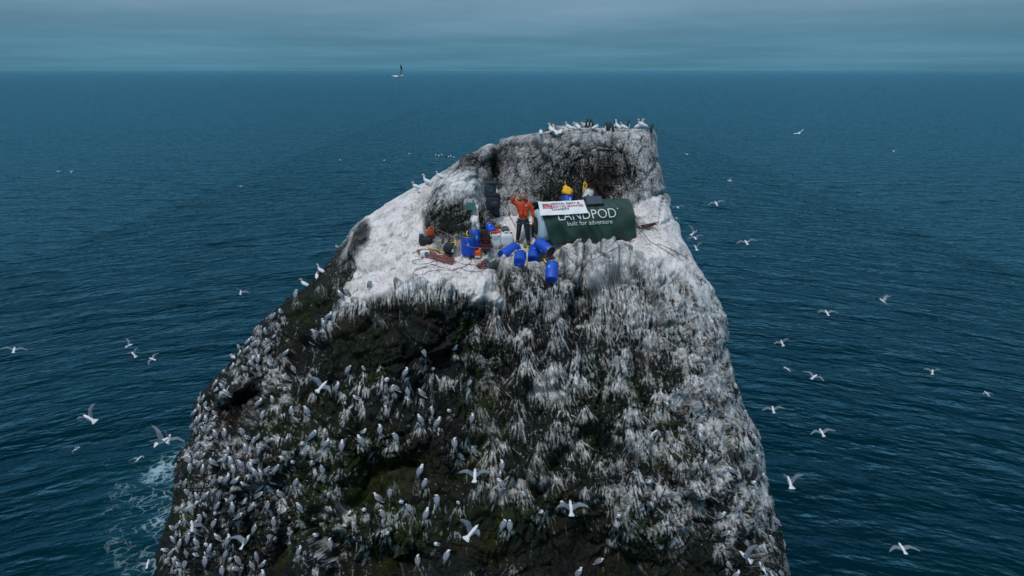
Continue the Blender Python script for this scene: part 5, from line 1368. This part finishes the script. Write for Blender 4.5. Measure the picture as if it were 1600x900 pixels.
ORD = ['first', 'second', 'third', 'fourth', 'fifth', 'sixth', 'seventh', 'eighth', 'ninth', 'tenth', 'eleventh', 'twelfth', 'thirteenth', 'fourteenth', 'fifteenth', 'sixteenth', 'seventeenth', 'eighteenth', 'nineteenth', 'twentieth', 'twenty-first', 'twenty-second', 'twenty-third', 'twenty-fourth', 'twenty-fifth']
rb = random.Random(21)
# ---- perched kittiwakes one can pick out
def colname(x):
    for lim, s in ((440, 'on the left flank'), (520, 'left of cliff middle'), (600, 'below left half of pale ledge'), (680, 'below the red rope heap'), (760, 'below standing blue drums'), (880, 'below tumbled blue drums'), (1080, 'below the green pod')):
        if x < lim: return s
    return 'near right edge of rock'
def rowname(y):
    for lim, s in ((520, 'just under the ledge'), (600, 'high on the cliff'), (680, 'at mid cliff'), (760, 'low on the cliff'), (830, 'lower still')):
        if y < lim: return s
    return 'at the very bottom'
cells = {}
for p in PERCH: cells.setdefault((colname(p[0]), rowname(p[1])), []).append(p)
nper = 0
for (c_, r_), lst in cells.items():
    lst.sort()
    for i, (x, y) in enumerate(lst):
        q, n = hit(x, y + 7)
        if q is None: continue
        back = 1 if rb.random() < .8 else -1
        yaw = rb.gauss(0, 1.0) if back > 0 else rb.gauss(3.1, .6)
        rank = 'the only one there' if len(lst) == 1 else ('leftmost' if i == 0 else ('rightmost' if i == len(lst) - 1 else '%s from left' % ORD[i]))
        put(rb.choice(GS), 'kittiwake', q + Vector((0, -.02, .0)), (rb.uniform(.0, .25), rb.uniform(-.1, .1), yaw), rb.uniform(.68, .84),
            'kittiwake perched %s, %s, %s' % (r_, c_, rank), 'seabird', 'kittiwakes perched on the cliff'); nper += 1
# ---- the crowded colony on the left flank, and loose birds elsewhere
crowd = [[(300, 645), (345, 592), (372, 615), (345, 650), (330, 690), (305, 700)], [(292, 705), (340, 690), (420, 690), (450, 740), (440, 790), (380, 800), (330, 830), (285, 790)], [(260, 830), (300, 800), (400, 870), (420, 897), (270, 897)], [(330, 560), (420, 500), (440, 520), (380, 590)]]
used = [Vector((x, y)) for x, y in PERCH]
def scatter(polys, n, label, mind):
    global nper
    c = 0; g = 0
    while c < n and g < 9000:
        g += 1
        po = rb.choice(polys); xs = [a for a, b in po]; ys = [b for a, b in po]
        x = rb.uniform(min(xs), max(xs)); y = rb.uniform(min(ys), max(ys))
        if not inpoly(po, np.array([[x]]), np.array([[y]]))[0, 0]: continue
        if any((u - Vector((x, y))).length < mind for u in used): continue
        q, n_ = hit(x, y)
        if q is None: continue
        used.append(Vector((x, y))); c += 1; nper += 1
        put(rb.choice(GS), 'kittiwake', q, (rb.uniform(.0, .3), rb.uniform(-.15, .15), rb.gauss(0, 1.1)), rb.uniform(.60, .76), label, 'seabird', 'kittiwakes crowded on the left flank' if 'crowd' in label else 'kittiwakes perched on the cliff')
scatter(crowd, 105, 'grey and white kittiwake packed among the crowded colony on the left flank', 8.5)
scatter([[(1090, 640), (1170, 640), (1215, 880), (1100, 830)]], 10, 'grey and white kittiwake lost among the guano streaks of the right flank', 16)
# ---- gannets and guillemots
def on_top(px, dy):
    yy = unproj(px, 207, 26.15)[1] + dy; xx = (px - 800) / F * (26.15 + dy)
    z = drop(xx, yy)
    return Vector((xx, yy, z if z else 16.8))
TOPG = [(861, .5, 1, 0, 1.0, 'tall gannet with stretched neck, left of the pair at the left end of the summit'), (868, .35, 0, .5, 1.04, 'tallest gannet with stretched neck, right of the pair at the left end of the summit'),
 (876, .3, 2, -.4, .85, 'small hunched gannet just right of the tall pair on the summit'), (889, .4, 1, .6, .85, 'buff-headed gannet, first after the gap right of the tall pair'), (900, .55, 3, 2.0, .95, 'sleeping gannet with its head tucked in behind two others on the summit'),
 (903, .2, 2, .3, .8, 'gannet sitting low on the front edge, left of the black guillemots'), (913, .6, 3, 1.6, .9, 'white gannet partly hidden by the first black guillemots'), (930, .2, 3, -1.2, .78, 'low white gannet in front of the black guillemot crowd'),
 (941, .25, 2, 2.8, .7, 'small white gannet between guillemots in the summit crowd'), (955, .7, 1, -.8, .95, 'gannet with raised buff head rising above the guillemot crowd'), (965, .3, 0, .5, .85, 'upright gannet right of the guillemot crowd, neck raised'),
 (975, .25, 1, .9, .8, 'gannet sitting right of the upright one, tail to the right'), (998, .6, 0, -1.4, .9, 'gannet with neck up, left of the pair near the right end of the summit'), (1003, .3, 1, 1.3, 1.02, 'largest gannet sitting side-on near the right end of the summit'),
 (843, .5, 3, .0, .8, 'gannet showing only its buff head at the far left of the summit')]
for px, dy, k, yaw, sc, lab in TOPG:
    p = on_top(px, dy) if px > 850 else hit(px + 2, 213)[0]
    put(GN[k], 'gannet', p, (0, 0, yaw + (0 if k != 1 else .3)), sc * .80, lab, 'seabird', 'gannets on the summit')
for i, (px, dy, sc) in enumerate(((917, .25, 1.15), (921, .3, 1.2), (925, .45, 1.05), (932, .6, 1.15), (936, .55, 1.1), (941, .65, 1.1), (947, .3, 1.05), (950, .4, 1.1), (953, .5, 1.0), (957, .25, 1.05), (961, .6, 1.0), (981, .5, 1.15))):
    put(AU[i % 2], 'guillemot', on_top(px, dy), (rb.uniform(-.1, .1), 0, rb.uniform(-2.4, 2.4)), sc * .78, '%s black guillemot from the left in the summit row' % ORD[i], 'seabird', 'guillemots on the summit')
q, n = hit(1017, 213); put(AU[0], 'guillemot', q + Vector((0, .05, .0)), (0, 0, -1.2), 1.2, 'lone black guillemot at the far right corner of the summit', 'seabird', 'guillemots on the summit')
for (x, y, k, yaw, sc, lab) in ((651, 298, 1, 1.6, 1.0, 'leftmost of the gannets on the shoulder above the pale slope'), (668, 290, 0, 1.3, 1.05, 'middle gannet with a raised neck on the shoulder above the pale slope'), (688, 281, 1, 1.5, .95, 'rightmost shoulder gannet, half behind the dark boulder top'),
                               (655, 303, 3, 1.6, .7, 'gannet lying low in front of the leftmost shoulder gannet'), (476, 450, 1, 1.2, .95, 'gannet with its neck up on the left skyline, below the small pair'), (502, 429, 0, 1.2, .9, 'uppermost gannet on the steep left skyline, neck raised'),
                               (495, 437, 2, .2, .8, 'hunched gannet tucked below the uppermost one on the left skyline'), (367, 564, 1, 1.5, .75, 'large white gannet alone on the skyline above the crowded colony')):
    q, n = hit(x, y)
    if q is None: q, n = hit(x + 8, y + 5)
    put(GN[k], 'gannet', q + Vector((0, .05, -.02)), (0, 0, yaw), sc * .70, lab, 'seabird', 'gannets on the left skyline')
for i, (x, y) in enumerate(((1142, 717), (1150, 715), (1158, 713), (1157, 745), (1178, 741))):
    q, n = hit(x, y + 6)
    put(AU[i % 2], 'guillemot', q, (0, 0, rb.uniform(-.6, .6)), 1.05, 'black guillemot %s' % ['at the left of the three side by side on the right flank', 'in the middle of the three side by side on the right flank', 'at the right of the three side by side on the right flank', 'just below the three on the right flank', 'by the right edge of the rock, beside a kittiwake'][i], 'seabird', 'guillemots on the right flank')
# ---- in the air (px, py, span in px, pose, yaw, roll)
FLY = [(22, 547, 36, 'm', .5, .25, 0), (75, 576, 20, 'flat', -.3, -.2, 0), (66, 635, 24, 'down', .2, .25, 0), (202, 540, 15, 'v', -1.2, .4, 0), (209, 554, 16, 'up', .8, -.3, 0), (238, 561, 20, 'bank', 1.2, -.6, 0), (329, 587, 14, 'v', .4, 0, 0),
 (376, 457, 22, 'v', .5, .5, 0), (405, 485, 12, 'flat', .2, 0, 0), (140, 654, 25, 'up', 1.1, -.4, 0), (128, 683, 25, 'm', .3, .25, .0), (119, 702, 22, 'bank', -.8, -1.0, 0), (252, 647, 18, 'v', .8, .5, 0), (248, 659, 11, 'flat', -.2, -.2, 0),
 (272, 643, 17, 'flat', -.3, -.3, 0), (288, 638, 16, 'v', -.2, -.2, 0), (264, 686, 40, 'v', .5, .75, 0), (253, 690, 22, 'up', -1.3, .3, 0), (217, 717, 24, 'bank', -.2, -.45, 0), (203, 715, 18, 'v', -.5, -.9, 0), (9, 748, 16, 'm', .3, 0, 0), (102, 750, 14, 'v', .4, -.2, 0),
 (266, 756, 22, 'flat', -.4, -.3, 0), (8, 884, 22, 'bank', -.3, -.8, 0), (150, 886, 29, 'v', .1, -.1, 0), (231, 881, 40, 'm', .1, -.35, 0), (376, 291, 8, 'flat', 0, 0, 0), (112, 268, 7, 'v', 0, 0, 0),
 (1292, 489, 35, 'm', 0, .02, 0), (1380, 471, 12, 'up', 1.3, .2, 0), (1442, 492, 13, 'v', -.7, -.3, 0), (1594, 513, 12, 'v', .4, 0, 0), (1222, 536, 26, 'v', -.2, -.45, 0), (1230, 577, 29, 'flat', .6, .35, 0), (1272, 589, 30, 'm', -.9, .1, 0),
 (1457, 581, 22, 'v', -.6, -.2, 0), (1542, 615, 25, 'flat', .3, .15, 0), (1208, 640, 37, 'm', -.2, -.2, 0), (1291, 643, 20, 'v', 0, 0, 0), (1284, 676, 42, 'm', 0, -.15, 0), (1234, 754, 36, 'up', 0, 0, 0), (1215, 784, 26, 'm', .1, -.1, 0), (1410, 857, 53, 'flat', .05, .02, 0),
 (1073, 241, 12, 'm', .5, .1, 0), (1141, 283, 16, 'bank', 1.4, .7, 0), (1119, 318, 29, 'm', 0, -.22, 0), (1059, 324, 21, 'm', 0, -.2, 0), (1057, 341, 14, 'flat', .3, .4, 0), (1084, 364, 16, 'up', -.9, .2, 0), (1086, 372, 28, 'm', .05, -.22, 0), (1087, 387, 18, 'up', .2, -.1, 0),
 (1166, 379, 35, 'm', 0, -.15, 0), (1299, 428, 10, 'v', .3, .2, 0), (1361, 424, 10, 'v', .8, 0, 0), (1396, 236, 6, 'v', 0, 0, 0),
 (742, 743, 38, 'v', 0, 0, 1), (737, 832, 40, 'up', -.6, .35, 1), (892, 794, 39, 'v', .1, .05, 1), (503, 604, 36, 'v', -.4, .45, 1), (383, 847, 34, 'v', -.7, -.3, 1), (300, 822, 30, 'bank', .6, .5, 1), (1020, 679, 24, 'bank', -1.0, -.5, 1), (1165, 870, 28, 'up', .9, -.2, 1), (1192, 888, 34, 'bank', .4, .8, 1)]
def flyzone(x, y, over):
    if over: return 'close before the %s' % ('lower left of the cliff' if x < 480 else 'middle of the cliff' if x < 950 else 'lower right of the cliff')
    s = 'left' if x < 700 else 'right'
    b_ = 'nearest the horizon' if y < 300 else 'level with camp' if y < 450 else 'level with upper cliff' if y < 600 else 'level with mid cliff' if y < 720 else 'low over the water'
    return '%s of rock, %s' % (s, b_)
PN = {'m': 'wings in shallow M', 'flat': 'wings held flat', 'v': 'wings in a V', 'up': 'wings raised high', 'down': 'wings drooping', 'bank': 'banking steeply'}
zz = {}
for b_ in FLY: zz.setdefault(flyzone(b_[0], b_[1], b_[6]) + '|' + b_[3], []).append(b_)
for key, lst in zz.items():
    lst.sort(); zn, ps = key.split('|')
    for i, (x, y, sp_, pose, yaw, roll, over) in enumerate(lst):
        span = {'m': .98, 'flat': 1.0, 'v': .86, 'up': .62, 'down': .95, 'bank': .95}[pose] * (.75 if pose == 'bank' else max(.55, abs(math.cos(yaw)) * .6 + .4) ) 
        d = min(F * span / sp_, 95)
        if over:
            q, n = hit(x, y); d = min(d, depth_of(q) - .55) if q else d
        p = at(x, y, d)
        rank = '' if len(lst) == 1 else (', leftmost' if i == 0 else (', rightmost' if i == len(lst) - 1 else ', %s from left' % ORD[i]))
        put(FM[pose], 'kittiwake', p, (rb.uniform(-.05, .25) + (.35 if pose in ('v', 'up') else .12), roll, yaw), 1.0, 'kittiwake, %s, %s%s' % (PN[pose], zn, rank), 'seabird', 'kittiwakes on the wing')
put(FM['gv'], 'gannet', at(623, 119.5, 44), (.1, -.1, -.6), 1.0, 'gannet with black wingtips flying just under the horizon, high above the rock', 'seabird', 'gannets on the wing')
put(FM['g'], 'gannet', at(1249, 208, 72), (.15, -.5, -.4), 1.0, 'gannet flying over open sea, right of the summit', 'seabird', 'gannets on the wing')
put(FM['g'], 'gannet', at(528, 386, 38), (.1, .75, .9), .6, 'black-winged gannet passing behind the left skyline, half hidden', 'seabird', 'gannets on the wing')
# ---- raft of birds sitting on the water far behind the rock
def afloat(kind):
    m = MB()
    spine(m, [(-.26, .06, .02, .01, 2), (-.18, .05, .07, .05, 2), (-.05, .05, .11, .09, kind), (.08, .06, .10, .09, kind), (.16, .12, .05, .05, kind), (.19, .22, .04, .04, kind), (.22, .27, .045, .04, kind), (.27, .27, .02, .02, 5), (.34, .25, .004, .004, 5)], 8)
    m.ell((0, -.08, .11), .10, .2, .04, 8, 5, None, 2 if kind == 2 else 0); return m
AF = [proto(afloat(2), 'guillemot'), proto(afloat(0), 'gull')]
for i, (x, y, k) in enumerate(sorted(((614, 244, 1), (640, 241, 0), (655, 242, 1), (681, 243, 0), (686, 244, 0), (691, 243, 0), (697, 244, 1), (701, 246, 0), (705, 245, 0), (709, 247, 0), (600, 252, 0), (532, 251, 0), (92, 269, 0)))):
    p = seapt(x, y)
    put(AF[1 - k], ('gull', 'guillemot')[k], p, (0, 0, rb.uniform(-3, 3)), 1.2, '%s seabird from the left on the far sea behind the rock, a %s speck' % (ORD[i], ('white', 'dark')[k]), 'seabird', 'seabirds resting on the far water')
print('perched', nper)
